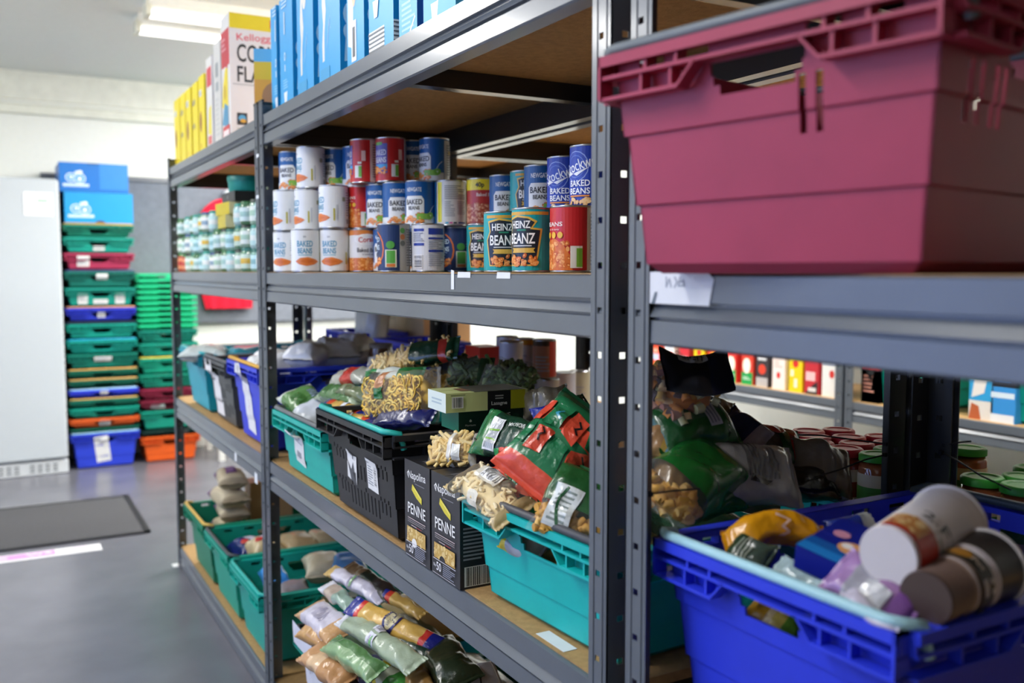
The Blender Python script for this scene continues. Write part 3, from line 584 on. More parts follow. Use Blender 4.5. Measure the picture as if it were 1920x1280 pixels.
SPF = [('e', 30, 150, 22, 30, '#a9cfe6'), ('e', 24, 110, 16, 20, '#a9cfe6'), ('p', [(10, 40), (26, 44), (34, 100), (14, 104)], '#a9cfe6'), ('e', 40, 240, 26, 44, '#a9cfe6')]
for i, (yy, w_, k) in enumerate([(2.715, .06, 0), (2.59, .125, 0), (2.415, .14, 1), (2.22, .16, 1), (2.035, .11, 2), (1.88, .14, 3), (1.735, .09, 4), (1.59, .14, 0)]):
    a = {'-x': [(q[0], *[((v[0]*1.2 if isinstance(v, tuple) else v)) for v in q[1:]]) if 0 else q for q in SPL(0)], '-y': SPF}
    if k == 1: a = {'-x': SPL(1), '-y': SPF}
    if k == 2: a = {'-x': [('p', [(6, 60), (40, 50), (44, 220), (20, 260), (8, 200)], '#dfe6e0'), ('e', 46, 190, 16, 50, '#e8bf9a'), ('p', [(34, 220), (58, 222), (60, 270), (40, 280)], '#e8923c'), ('r', 30, 62, 20, 110, '#e9eef0'), ('r', 38, 54, 30, 96, '#4a5058')], '-y': SPF}
    if k == 3: a = {'-x': [('r', 0, 90, 0, 60, '#e6ebea')]+[('r', 0, 90, 8+9*j, 11+9*j, '#5a6268') for j in range(6)]+[('p', [(36, 84), (54, 84), (62, 120), (28, 120)], '#e9f0f0'), ('l', 16, 76, 140, 176, 4, '#9cd6f0')], '-y': [('r', 0, 90, 0, 60, '#dfe6e6')]+[('r', 0, 90, 8+9*j, 11+9*j, '#5a6268') for j in range(6)]+[('e', 120, 150, 40, 20, '#124f80')]}
    if k == 4: a = {'-x': [('l', 14, 80, 20, 80, 6, '#8cc4ea'), ('s', [(14, 8), (50, 10), (80, 40)], 5, '#e9f0f4'), ('r', 10, 84, 96, 120, '#d97a5a')], '-y': [('r', 0, 190, 0, 300, '#1b57a6')]}
    carton('cereal_box', 'blue cereal box, %s' % ['slim one touching the corn flakes', 'second from the corn flakes, white bowl on spine', 'third from the corn flakes with a white splash', 'fourth from the corn flakes with a wide white splash', 'fifth from the corn flakes with an orange wedge on its spine', 'sixth from the corn flakes with black and white stripes', 'second from the near end with a red patch', 'nearest the camera, mostly above the picture'][i], 'box', G, (.735+.095, yy, ZT+.0004), 0, (.19, w_, .30), bb, a, i)
# ---------------------------------------------------------------- packets and bags
def cp(x, p): return math.copysign(abs(x)**p, x)
PIECES = {'penne': ((.0042, .036), ['#e6c478', '#ecd08a', '#dcb868', '#f0d898']), 'macaroni': ((.003, .02), ['#ecd6a0', '#e4ca8e', '#f2e2b8']), 'ribbon': ((.0036, .1), ['#eec44a', '#e6b93e', '#f4d468']), 'mixed': ((.0075, .024), ['#d98a3a', '#e0b45a', '#b9836c', '#cfcf9a', '#a56a5a', '#e8c890', '#6e5a58']), 'shell': ((.007, .02), ['#d6a24a', '#c8923e', '#e2b866']), 'spaghetti': ((.0014, .24), ['#ddb35a', '#d3a64c', '#e6c070']), 'greens': ((.006, .03), ['#3c5a2c', '#56733c', '#2c4424', '#6f8a50'])}
def bag(label, a, c, w, t, cols, fill=None, decal=None, n=None, bend=0, roll=0, seal=.10, cat='bag', group='pasta packets', name='pasta_bag', wr=.0055, fr=(-.9, .9), seed=1, film='film', nf=110, taper=0, m='foil', ends='#d8d8d4'):
    A, C = P(*a), P(*c); L = (C-A).length; rnd = random.Random(seed)
    mid = (A+C)/2; nn = (CAM-mid).normalized()+Vector((0, 0, .55)) if n is None else Vector(n)
    mw = frame(C-A, nn, mid) @ Matrix.Rotation(math.radians(roll), 4, 'X')       # local x runs along the packet, z faces out
    NV, NU = 34, 40; Hw = w/2
    def hh(v): return max(.0011, t/2*max(0, 1-abs(v)**3.2)**.55) if abs(v) < 1 else .0011
    def ww(v): return Hw*(1+taper*v)*(1-.10*max(0, 1-abs(v)**4))
    def off(v): return bend*(1-min(1, abs(v))**2)
    def pt(v, th, ex=0):
        y = ww(v)*cp(math.cos(th), .62); z = hh(v)*cp(math.sin(th), .8); x = v*L/2
        k = wr*max(.0, 1-abs(v)**6)
        q = Vector((x*26+seed*7, y*26, z*26+seed)); nz = noise.noise(q)+.55*noise.noise(q*2.3)+.9*(.35-abs(noise.noise(q*1.6+Vector((3, seed, 2)))))
        z += nz*k*(1 if abs(math.sin(th)) > .3 else .3); y += noise.noise(q+Vector((9, 3, 1)))*k
        if abs(v) >= 1: z += .0014*math.sin(y*900)
        return Vector((x, y+off(v), z))
    vv = [-1-seal, -1-seal*.5, -1]+[math.sin((-1+2*i/NV)*math.pi/2*.985)/math.sin(math.pi/2*.985) for i in range(1, NV)]+[1, 1+seal*.5, 1+seal]
    b = MB(); vs = [pt(v, 2*math.pi*k/NU) for v in vv for k in range(NU)]; fs = []; cc = []; mi = []
    for i in range(len(vv)-1):
        v = (vv[i]+vv[i+1])/2
        for k in range(NU):
            th = 2*math.pi*(k+.5)/NU; u = cp(math.cos(th), .62)
            col = cols(u, v, math.sin(th) > 0)
            fs.append((i*NU+k, i*NU+(k+1) % NU, (i+1)*NU+(k+1) % NU, (i+1)*NU+k)); cc.append(col or '#f4f2ea'); mi.append(0 if col else 1)
    b.add(vs, fs, cc, True, mi)
    if decal:
        def srf(u, v, d):
            vx = v/(L/2); r = min(.999, abs(u/ww(vx))); th = math.acos(min(1, r**(1/.62)))
            if u < 0: th = math.pi-th
            p = pt(vx, th); p.z += d+.0019; return p
        cl = [(0, -Hw*.96, -1), (0, Hw*.96, 1), (1, -L/2*.98, -1), (1, L/2*.98, 1)]
        put(b, decal, srf, .006, .006, seed, clip=cl)
    o = b.build(name, [m, film]); o.matrix_world = mw; tag(o, label, cat, group)
    if fill:
        (r, ln), pc = PIECES[fill]; f = MB(); f0, f1 = fr
        n1, n2 = 12, 14; cv = []                                  # the packed heart of the portion, behind the loose pieces
        for i in range(n1+1):
            v = f0+(f1-f0)*i/n1; e = max(.02, 1-abs(2*i/n1-1)**4)**.5
            for k in range(n2):
                th = 2*math.pi*k/n2; q = Vector((v*4, math.cos(th)*2, math.sin(th)*2+seed)); s_ = .60+.12*noise.noise(q*2)
                cv.append((v*L/2, ww(v)*cp(math.cos(th), .7)*s_*1.25*e+off(v), hh(v)*cp(math.sin(th), .8)*s_*e))
        f.add(cv, [(i*n2+k, i*n2+(k+1) % n2, (i+1)*n2+(k+1) % n2, (i+1)*n2+k) for i in range(n1) for k in range(n2)], pc[0], True)
        if fill == 'ribbon':
            for i in range(nf):
                R = rnd.uniform(.008, .020); cx, cy, cz = rnd.uniform(f0*.95, f1*.95)*(L/2-R), rnd.uniform(-.9, .9)*(Hw*.86-R), rnd.uniform(.45, .86)*hh(0); ph = rnd.uniform(0, 6.3); sw = rnd.uniform(3, 5.5); tl = rnd.uniform(-.5, .5)
                pts = [(cx+R*math.cos(ph+sw*k/9), cy+off(cx/L*2)+R*.8*math.sin(ph+sw*k/9), max(-hh(0), min(hh(min(.9, abs(cx)/(L/2)))*.88, cz+tl*R*math.sin(sw*k/9)))) for k in range(10)]
                f.tube(pts, r, rnd.choice(pc), 4, True, False, .4)
        else:
            for i in range(nf):
                vx = rnd.uniform(f0, f1); x = vx*L/2; y = rnd.uniform(-.86, .86)*ww(vx); e = max(0, 1-abs(y/ww(vx))**3.3)**.4; z = hh(vx)*e*rnd.choice([.74, .66, .5, .2, -.3])-.003
                if fill == 'spaghetti': d = Vector((1, rnd.uniform(-.02, .02), 0)); x *= .25; z = hh(.5)*e*rnd.choice([.85, .7, .5]); l = L*.42
                else:
                    d = Vector((rnd.uniform(-1, 1), rnd.uniform(-1, 1), rnd.uniform(-.25, .25))).normalized(); l = ln/2*rnd.uniform(.7, 1)
                ctr = Vector((x, y+off(vx), z)); q0, q1 = ctr-d*l, ctr+d*l; col = rnd.choice(pc)
                if fill in ('macaroni', 'shell'): md = ctr+Vector((rnd.uniform(-1, 1), rnd.uniform(-1, 1), .1))*ln*.22; f.tube([q0, md, q1], [r*.9, r*1.15, r*.9], col, 6, True)
                elif fill == 'mixed': f.tube([q0*.6+ctr*.4, q0*.6+q1*.4, q1*.6+ctr*.4], r*rnd.uniform(.8, 1.1), col, 9, True)
                else: f.tube([q0, q1], r*rnd.uniform(.8, 1.1), col, 6, True, fill != 'spaghetti')
        nm = {'penne': 'penne_pieces', 'macaroni': 'macaroni_pieces', 'ribbon': 'tagliatelle_ribbons', 'mixed': 'mixed_pasta_pieces', 'shell': 'pasta_shells', 'spaghetti': 'spaghetti_strands', 'greens': 'green_pasta_pieces'}[fill]
        stuff(f.build(nm, 'pasta', o))
    return o
def bands(*st, edge=None):                  # bands along the packet: (upper end, colour or None)
    def f(u, v, top):
        for e, c in st:
            if v <= e: return c
        return st[-1][1]
    return f
def cartp(name, label, cat, group, A, C, dep, h, cols, art, seed=1, up=(0, 0, 1), m='card'):
    """box whose front lower edge runs from A to C (world points), depth away from camera, height up"""
    e = (C-A); L = e.length; e.normalize(); u = Vector(up); u = (u-e*u.dot(e)).normalized(); y = u.cross(e)
    mw = Matrix((e, y, u)).transposed().to_4x4(); mw.translation = (A+C)/2+y*dep/2
    return carton(name, label, cat, group, None, 0, (L, dep, h), cols, art, seed, m, mw)
# ---------------------------------------------------------------- crates on the shelves
E3 = .0012
TEAL, GRN, BLUE = '#17b0a2', '#10876f', '#2b3fd0'
crate('teal crate with a torn white label, left of the black crate', (.705, 2.40, ZL+.0004), .43, .5, .17, TEAL, '#6b6d70', papers=[(.06, .082, .085, .09, -.12, [('l', -34, 30, 12, 36, 3, '#9aa0a6'), ('r', -20, 18, -28, -10, '#8d9298'), ('l', -30, 30, -40, -30, 1, '#b0b4b8')])])
crate('black vented crate with teal bale arm on the lower shelf', (.69, 1.945, ZL+.0004), .42, .5, .232, '#2a2b2f', '#2cb4a8', slots='vent', papers=[(.055, .118, .06, .068, -.18, [('p', [(-30, 10), (-4, -8), (8, 14), (30, -34), (-6, -34)], '#55575c'), ('p', [(-20, 34), (8, 20), (20, 34)], '#3a3b40'), ('p', [(4, -12), (24, -6), (26, -28)], '#2f3034')]), (-.075, .122, .062, .068, -.05, [('l', -26, 4, -24, 26, 9, '#8a9098'), ('b', 10, 26, -24, 26, 1)])])
crate('teal crate full of pasta bags beside the grey post', (.722, 1.213, ZL+.0004), .39, .48, .178, '#10b4b2', '#4b4c51', rz=.05)
crate('blue crate in front holding noodle pots', (.745, .748, ZL+.0004), .35, .50, .222, '#2c3fdc', ('#a6d2dc', '#45555e'))
crate('large maroon crate standing on the middle shelf', (.655, .692, ZM+.0004), .375, .36, .24, '#a93650', '#6f777c', slots='side', rz=.173)
b = MB()
def lf(u, v, d): return (XS+.0015-d, .86-u-.002*math.sin(v*90), ZM-.018+v)
put(b, [('p', [(-52, -18), (58, -18), (62, 12), (50, 20), (-54, 20)], '#dfe2e8'), ('s', [(-22, 14), (-20, 2), (-16, 12), (-11, 2)], 2, '#9098a8'), ('s', [(-6, 14), (-1, 8), (-5, 2)], 2, '#8e96a6'), ('s', [(4, 14), (2, 4), (12, 4), (10, 10), (4, 8)], 2, '#98a0ae'), ('p', [(-46, -18), (-40, -4), (-36, -4), (-40, -18)], '#6a7680')], lf, .02, .02)
o = b.build('paper_label', 'paper'); tag(o, 'torn white paper label stuck on the shelf beam under the maroon crate', 'label')
crate('blue crate with a mustard bale arm and a long white paper tag', (.715, 3.036, ZL+.0004), .40, .5, .262, BLUE, '#d9a53c', papers=[(.04, .15, .10, .22, .06, ['bare', ('p', [(-50, -110), (48, -126), (44, 80), (34, 112), (22, 112), (18, 84), (-6, 84), (-14, 112), (-26, 112), (-42, 80)], '#e3e3e6'), ('s', [(-20, 40), (-4, 20), (6, 34), (-10, 10), (12, 16)], 3, '#d9b4c4'), ('s', [(0, -10), (16, -30), (-4, -36), (20, -50)], 3, '#d8b6ca')])])
crate('grey black crate with a white paper tag between teal and blue crates', (.72, 3.49, ZL+.0004), .36, .5, .235, '#46494c', '#5c5f62', slots='vent', papers=[(.085, .13, .13, .20, .04, ['bare', ('p', [(-62, -104), (60, -110), (54, 76), (46, 104), (34, 104), (28, 80), (-30, 82), (-38, 104), (-52, 104), (-58, 70)], '#e3e1e2'), ('s', [(0, -50), (16, -44), (10, -62), (24, -58)], 3, '#d8c4cc')])])
crate('cyan crate with a clear bag over its rim at the shelf end', (.715, 3.95, ZL+.0004), .40, .5, .235, '#159fb4', '#3fb0b8')
crate('dark green crate of sugar bags with a mustard bale arm on the bottom shelf', (.706, 3.90, ZB+.0004), .40, .5, .25, '#108264', '#d8b258')
crate('teal crate in the middle of the far bottom shelf', (.706, 3.465, ZB+.0004), .39, .5, .245, '#12a088', '#4a4f52')
crate('teal crate on the far bottom shelf beside the black post', (.706, 3.035, ZB+.0004), .39, .5, .235, '#15a596', '#25a89c')
crate('dark teal crate of spaghetti with a handwritten white sheet on its front', (.73, 2.33, ZB+.0004), .40, .5, .235, '#0f8a7c', '#35383c', papers=[(.10, .16, .20, .21, .0, ['bare', ('p', [(-100, -110), (96, -104), (98, 84), (70, 92), (40, 100), (-100, 104)], '#d9dae6'), ('s', [(60, 40), (40, 0), (52, -16)], 3, '#3f3f58'), ('s', [(44, 46), (24, 0), (8, 20)], 3, '#3f3f58'), ('s', [(14, 30), (-6, -20), (-20, 4), (-30, -30)], 3, '#3f3f58'), ('s', [(-30, 20), (-50, -40)], 4, '#3a3a50')])])
crate('dark green crate of packets behind the lower shelf beam', (.73, 1.87, ZB+.0004), .40, .5, .235, '#0d6f60', '#35383c')
# ---------------------------------------------------------------- stacks beside the fridge
def stack(cx, fy, L, D, rows, where, yz):
    z = 0.001
    for i, (h, col, bar, pap, lab) in enumerate(rows):
        crate('%s %s' % (lab, where), (cx, fy, z), L, D, h-.014 if bar else h-.004, col, bar, rz=math.pi/2, group='crates stacked '+yz, papers=pap or ())
        z += h
    return z
WL = lambda y, z, w_=.07, h_=.04: (y, z, w_, h_, 0, [('l', -w_*400, w_*400, -h_*300, h_*300, 3, '#b8bcc0')])
SW = 'tall stack by the fridge'
zt = stack(.645, 6.80, .40, .40, [(.252, '#2f45d0', '#9ccbe0', [(.02, .13, .09, .18, .12, [])], 'blue crate with a white tag at the foot of the'), (.028, '#0c5a48', None, None, 'thin dark green tray just above the bottom crate of the'), (.064, '#e2632a', None, [WL(.0, .03)], 'orange crate low in the'), (.072, '#119a84', None, None, 'teal crate directly above the orange one in the'), (.066, '#0e6f5a', '#c8a05c', None, 'dark green tan armed crate under the blue tray of the'),
  (.064, '#2f3fd2', '#9cc8ea', [WL(0, .03, .05, .03)], 'blue tray with pale arm in the lower half of the'), (.066, '#0c5f4c', '#c8a05c', None, 'dark green tan armed crate over the blue tray of the'), (.068, '#0e6650', '#cfa055', None, 'green crate with mustard arm in the middle of the'), (.10, '#0f7f6c', None, [WL(.0, .06, .11, .035)], 'deep green crate with a long white label in the'), (.10, '#109c8c', '#1f9ec0', None, 'teal crate with blue arm in the'), (.10, '#12a08c', None, None, 'teal crate below the upper blue crate of the'), (.018, '#26344a', None, None, 'thin navy tray under the upper blue crate of the'),
  (.098, '#3040cc', '#c98f6c', [WL(0, .04, .05, .04)], 'blue crate with orange brown arm in the'), (.125, '#109482', None, [WL(.11, .05, .06, .07), WL(-.12, .05, .06, .07), WL(0, .03, .09, .03)], 'teal crate with three white labels in the'), (.118, '#0f7264', '#3a3f6a', [WL(-.01, .07, .07, .04)], 'dark teal crate under the maroon one in the'), (.112, '#b03458', None, [WL(.10, .055, .075, .07)], 'maroon crate with a white label near the top of the'), (.104, '#11a08c', None, [WL(0, .03, .07, .03)], 'bright teal crate near the top of the'), (.092, '#0d8068', '#c9a35a', None, 'green crate with tan arm under the blue cartons of the')], SW, 'beside the fridge')
LOGO = [('e', 70, 92, 34, 30, '#e8f2fa'), ('e', 70, 92, 28, 24, '#1f8fd0'), ('e', 122, 86, 36, 34, '#e8f2fa'), ('e', 122, 86, 30, 28, '#1f8fd0'), ('e', 122, 84, 14, 15, '#e8f2fa'), ('e', 124, 128, 16, 12, '#e8f2fa'), ('e', 104, 126, 12, 9, '#dceaf6'), ('p', [(56, 96), (64, 106), (70, 100), (76, 106), (84, 96), (70, 80)], '#e8f2fa'), ('r', 20, 176, 34, 52, '#e3eef8'), ('l', 24, 172, 36, 50, 2, '#9cc8e6')]
carton('fruit_carton', 'light blue cardboard fruit carton, lower one on the tall crate stack', 'box', 'blue fruit cartons', (.655, 7.0, zt+.001), 0, (.42, .38, .20), {'*': '#1c97d8', '+z': '#2a7fc0'}, {'-y': LOGO+[('e', 214, 0, 30, 16, '#5a3a34')]}, 1, 'card')
carton('fruit_carton', 'darker blue cardboard fruit carton on top of the tall crate stack', 'box', 'blue fruit cartons', (.63, 7.0, zt+.203), 0, (.42, .38, .19), {'*': '#1670c4', '+z': '#2a5fa8'}, {'-y': LOGO+[('r', 240, 420, 20, 190, '#2f84d2'), ('r', 170, 240, 180, 196, '#0f5a9c')]}, 2, 'card')
SW = 'shorter stack behind the shelf post'
rows = [(.185, '#e8601f', None, None, 'orange crate at the foot of the'), (.045, '#12332e', None, [WL(-.1, .02, .04, .03)], 'black tray above the orange crate of the'), (.135, '#12977e', None, None, 'teal crate above the black tray of the'), (.075, '#7c2038', None, [WL(.08, .03, .09, .03)], 'lower maroon crate of the'), (.08, '#8c2440', None, None, 'upper maroon crate of the'), (.10, '#0f8f74', None, None, 'green crate above the maroon pair of the'), (.12, '#109c7e', '#d2c23e', None, 'green crate with a yellow arm in the'), (.095, '#139a82', None, None, 'teal crate above the yellow arm of the'), (.09, '#0f8a76', None, None, 'dark teal crate under the bright green trays of the')]
nm = ['lowest', 'second', 'third', 'fourth', 'fifth', 'sixth', 'seventh', 'eighth', 'ninth', 'topmost']
rows += [(.039, '#18c487', None, None, 'bright green tray, %s of ten nested in the' % nm[i]) for i in range(10)]
stack(1.07, 6.82, .36, .38, rows, SW, 'behind the shelf post')
# ---------------------------------------------------------------- fridge, floor things, wall things
t = empty('fridge', (.0, 6.99, .001), .05)
b = MB(); b.cham(-.40, .40, -.22, .26, .09, 1.925, '#bdc4c9', .012); b.build('cabinet', 'gloss_white', t)
b = MB(); b.cham(-.398, .398, -.275, -.225, .10, 1.92, '#c0c7cc', .014); d = b.build('door', 'gloss_white', t)
b = MB(); b.box(-.37, -.345, -.315, -.275, .7, 1.3, '#c9ced2'); b.build('handle', 'plastic', d)
b = MB(); b.cham(.19, .36, -.279, -.2735, 1.68, 1.83, '#f4f6f6', .002); b.box(.27, .33, -.2795, -.279, 1.77, 1.785, '#8fb8a0'); b.box(.22, .31, -.2795, -.279, 1.72, 1.735, '#c8ccd0'); b.build('sticker', 'paper', d)
b = MB(); b.cham(-.40, .40, -.255, .24, 0, .088, '#cfd3d6', .006)
for i in range(16):
    if i % 6 != 5:
        for k in range(3): b.box(-.37+i*.045, -.34+i*.045, -.257, -.2545, .022+k*.02, .03+k*.02, '#54585c')
b.build('grille', 'plastic', t); tag(t, 'tall white upright fridge beside the tall crate stack', 'fridge')
q0, q1, q2 = atZ(284, 999, 0), atZ(240, 930, 0), atZ(0, 1036, 0)
x1, y0, y1 = (q0.x+q1.x)/2, q0.y, q1.y
b = MB(); b.cham(x1-1.6, x1, y0, y1, 0.0005, .009, '#565658', .004); o = b.build('doormat', 'carpet')
b = MB()
for A in ((x1-1.6, x1, y0, y0+.03), (x1-1.6, x1, y1-.03, y1), (x1-.03, x1, y0, y1)): b.box(*A, .009, .0105, '#2c2c2f')
b.build('rubber_edge', 'rubber', o); tag(o, 'grey carpet entrance mat with a dark rubber edge on the floor', 'mat')
p = atZ(156, 938, 0); b = MB(); b.box(p.x-1.5, p.x, p.y-.02, p.y+.025, .0004, .0018, '#e4e6e6'); tag(b.build('floor_tape', 'paper'), 'white strip of tape on the floor behind the mat', 'tape')
p = atZ(190, 1025, 0); b = MB(); b.box(p.x-1.5, p.x, p.y-.055, p.y+.06, .0004, .0016, '#e2e2e4')
fx = lambda u, v, d: (p.x-.38+u, p.y+.005-v*-1, .0016+d)
put(b, [('r', -260, 180, -34, 46, '#c98fc6'), ('r', -210, -20, -22, 36, '#d8b4d8'), ('e', -150, 4, 26, 18, '#ecdcec'), ('e', -90, 6, 26, 18, '#eadcec'), ('s', [(60, 26), (80, -6), (96, 22), (112, -4), (124, 24)], 9, '#efe2f0'), ('s', [(136, 26), (160, 22), (140, 6), (164, -4)], 9, '#efe2f0'), ('r', 260, 320, -30, 40, '#dccbe0')], fx)
tag(b.build('floor_sign', 'paper'), 'white floor strip with a faded pink printed panel in front of the mat', 'sign')
b = MB(); b.box(.675, .745, 4.33, 4.385, 0.0003, .0016, '#c8cacb'); tag(b.build('floor_pad', 'paper'), 'small white pad under the foot of the far shelf post', 'pad')
# red cloth hanging behind the jars
t = empty('hanging_tabard', (1.62, YB-.09, 1.05)); b = MB(); NU, NV = 14, 16; vs = []
for j in range(NV+1):
    for i in range(NU+1):
        u, v = i/NU*2-1, j/NV; wd = .20+.05*v; ar = .05*(1-u*u)*(1-v)
        vs.append((-.05+u*wd*.9+.012*math.sin(v*9+u*4), -.02-.025*math.sin(u*7+v*2)**2, (.82*v*(1-.25*abs(u)**3))))
fs = [(j*(NU+1)+i, j*(NU+1)+i+1, (j+1)*(NU+1)+i+1, (j+1)*(NU+1)+i) for j in range(NV) for i in range(NU)]
b.add(vs+[(x, y+.02, z) for x, y, z in vs], fs+[tuple(k+len(vs) for k in f[::-1]) for f in fs], '#d6243a', True); b.build('cloth', 'cloth', t)
b = MB(); b.tube([(0, .03, .80), (0, -.02, .80), (0, -.03, .84)], .008, '#888', 6); b.lathe([(.05, .80), (.075, .84), (.06, .88), (.02, .895)], 14, '#eceef2'); b.build('white_cap', 'cloth', t)
tag(t, 'red cloth with a white cap hung on the grey partition behind the jars', 'clothing')
t = empty('side_table', (1.96, 6.88, 0.001)); b = MB(); b.cham(-.66, .66, -.28, .28, .70, .785, '#26272a', .006); b.build('table_top', 'plastic', t)
for x in (-.58, .58):
    for y in (-.22, .22): b = MB(); b.box(x-.02, x+.02, y-.02, y+.02, 0, .70, '#d8d8d2'); b.build('leg', 'plastic', t)
tag(t, 'long black topped table below the grey partition at the back wall', 'table')
# ---------------------------------------------------------------- boxes on the lower shelf
G1 = 'black penne cartons'; kb = {'*': '#26272d', '+z': '#1d1e22', '-x': '#34343a'}
def PEN(win): return [('t', 'Napolina', 60, 164, 82, 20, '#f0f0ee', 3, .004), ('s', [(18, 160), (14, 166), (20, 170)], 2, '#f0f0ee'), ('l', 52, 96, 149, 152, 1, '#8a8a90'), ('p', [(36, 136), (58, 124), (84, 116), (84, 128), (62, 138), (40, 148)], '#d8c93e'), ('p', [(40, 144), (62, 134), (82, 124), (82, 127), (62, 138)], '#eee07a'),
   ('t', 'PENNE', 60, 99, 84, 21, '#f2f1ee', 0, .008), ('r', 18, 102, 78, 80, '#b9a9a8'), ('l', 18, 102, 70, 77, 2, '#8d8688'), ('r', 36, 62, 66, 67, '#e9d9d8'), ('r', 62, 86, 66, 67, '#c04040'), ('r', 16, 104, 34, 62, '#c9a45a'), ('n', 18, 102, 36, 60, 40, ['#d8b66a', '#b98f46', '#e2c88a']), ('e', 52, 34, 12, 9, win), ('r', 12, 108, 31, 32.5, '#c9c9d0'), ('t', 'No', 20, 20, 10, 6, '#e6e6ea', 0, .01), ('t', '50', 38, 20, 20, 16, '#e9e9ee', 0, .01), ('l', 56, 106, 8, 30, 6, '#8d93a4'), ('r', 12, 108, 5, 6, '#c9c9d0')]
PSD = [('l', 8, 66, 120, 176, 6, '#55565e'), ('t', 'PENNE', 38, 150, 50, 16, '#c9c9cc', 0, .005), ('l', 6, 64, 50, 112, 9, '#a2a3aa'), ('b', 8, 62, 4, 40)]
for i, (ya, yb_, nm) in enumerate([(1.572, 1.692, 'left one of the front pair beside the black crate'), (1.444, 1.564, 'right one of the front pair beside the teal crate')]):
    a = {'-x': [tuple([q[0]]+list(q[1:])) for q in PEN('#f0eeea' if i == 0 else '#2a2a2e')], '-y': PSD, '+z': [('l', 14, 60, 40, 70, 3, '#77777e')]}
    carton('penne_carton', 'upright black penne carton, '+nm, 'box', G1, (.742, (ya+yb_)/2, ZL+.0004), 0, (.08, yb_-ya, .192), kb, a, i+1)
for i, (y, l) in enumerate([(1.633, 'standing behind the left front one'), (1.507, 'standing behind the right front one')]):
    carton('penne_carton', 'black penne carton '+l, 'box', G1, (.83, y, ZL+.0004), 0, (.08, .12, .192), kb, {'+z': [('l', 14, 60, 20, 50, 3, '#77777e'), ('r', 20, 44, 66, 96, '#3c3c44')]}, i)
carton('penne_carton', 'dark carton lying flat under the green lasagne carton with a white barcode end', 'box', G1, (.88, 1.545, ZL+.191), math.radians(-16), (.19, .10, .058), {'*': '#221a24', '+z': '#2a2028'}, {'-x': [('e', 24, 26, 8, 9, '#dcdce4'), ('e', 24, 26, 5, 6, '#221a24'), ('b', 42, 76, 8, 44)], '-y': [('l', 30, 150, 14, 36, 3, '#6a6070')]}, 4)
A, C = P(860, 806, 1.80), P(984, 792, 1.865)
A.z = C.z = ZL+.250
cartp('lasagne_carton', 'dark green lasagne carton, lower one of the two', 'box', 'lasagne cartons', A, C, .085, .040, {'*': '#12392c', '-x': '#1c6a55', '+z': '#17523f'}, {'-y': [('t', 'LASAGNE', 88, 25, 48, 11, '#e3ead9', 3, .012), ('t', 'Morrisons', 25, 12, 22, 4, '#d8e0d0', 0, .0), ('p', [(22, 20), (25, 24), (28, 20), (26, 18), (24, 18)], '#d8e0d0'), ('t', 'Made with Durum Wheat', 86, 12, 66, 5, '#cfd8c6', 4, .0), ('e', 123, 20, 9, 10, '#1f4a36')]}, 1)
dv = (C-A); A2 = A+dv*-.22; C2 = A+dv*1.0; A2.z = C2.z = ZL+.2906
n2 = Vector((-dv.y, dv.x, 0)).normalized(); A2 -= n2*.012; C2 -= n2*.012
cartp('lasagne_carton', 'pale yellow and black lasagne carton on top of the green one', 'box', 'lasagne cartons', A2, C2, .09, .037, {'*': '#d3dc96', '-x': '#d7e2dc', '+z': '#b7c084'}, {'-y': [('r', 88, 152, 0, 37, '#1c1e20'), ('r', 138, 170, 0, 37, '#b9b823'), ('t', 'Lasagne', 113, 12, 34, 9, '#eceee8', 0, .012), ('l', 104, 122, 20, 30, 2, '#a9aca6'), ('b', 12, 36, 8, 30), ('l', 10, 40, 31, 35, 1, '#8c9468')], '+z': [('r', 60, 170, 0, 90, '#4e5048'), ('r', 40, 60, 20, 60, '#7a5a44')], '-x': [('l', 20, 70, 12, 26, 2, '#a9bcc4')]}, 2)
A3 = A+dv*1.02+n2*.05; C3 = A+dv*1.22+n2*.05; A3.z = C3.z = ZL+.251
cartp('pasta_carton', 'brown carton with a small red and white flag behind the lasagne cartons', 'box', 'lasagne cartons', A3, C3, .08, .043, {'*': '#96714a', '+z': '#d9dad6'}, {'-y': [('r', 12, 26, 18, 32, '#e8e6e2'), ('r', 12, 26, 27, 32, '#c23a34'), ('r', 12, 26, 8, 18, '#22402e')]}, 3)
# ---------------------------------------------------------------- pasta bags, middle bay
K = '#1f2226'; NUT = lambda x0, x1, y0, y1: [('r', x0, x1, y0, y1, '#e4e6e6'), ('l', x0+3, x1-3, y0+3, y1-3, 9, '#7e8a90'), ('r', x0+(x1-x0)*.3, x0+(x1-x0)*.36, y0+2, y1-2, '#86b94a'), ('r', x0+(x1-x0)*.6, x0+(x1-x0)*.66, y0+2, y1-2, '#86b94a')]
bag('clear bag of penne lying against the penne cartons', (812, 846, 1.80), (902, 846, 1.75), .072, .06, bands((-.05, None), (.12, '#e2dfd6'), (.8, None), (1.3, '#d8d4c8')), 'penne', [('r', -30, 0, 8, 26, '#d9dad4'), ('b', 38, 52, -26, 8)], seed=3, nf=110, fr=(-.9, .75))
bag('clear bag of macaroni with a white barcode label leaning over the teal crate', (872, 892, 1.62), (966, 966, 1.48), .084, .06, bands((-.9, '#d2ba84'), (.88, None), (1.3, '#cdb682')), 'macaroni', [('r', 0, 62, -34, 30, '#ddd6c4'), ('b', 6, 34, -20, 16, 1), ('l', 6, 36, 18, 28, 2, '#6a6a66'), ('l', 36, 60, -20, 26, 9, '#6e6c66'), ('r', 38, 52, -34, -14, '#c0873a'), ('r', -56, -26, -10, 24, '#e2dccb')], seed=5, nf=130)
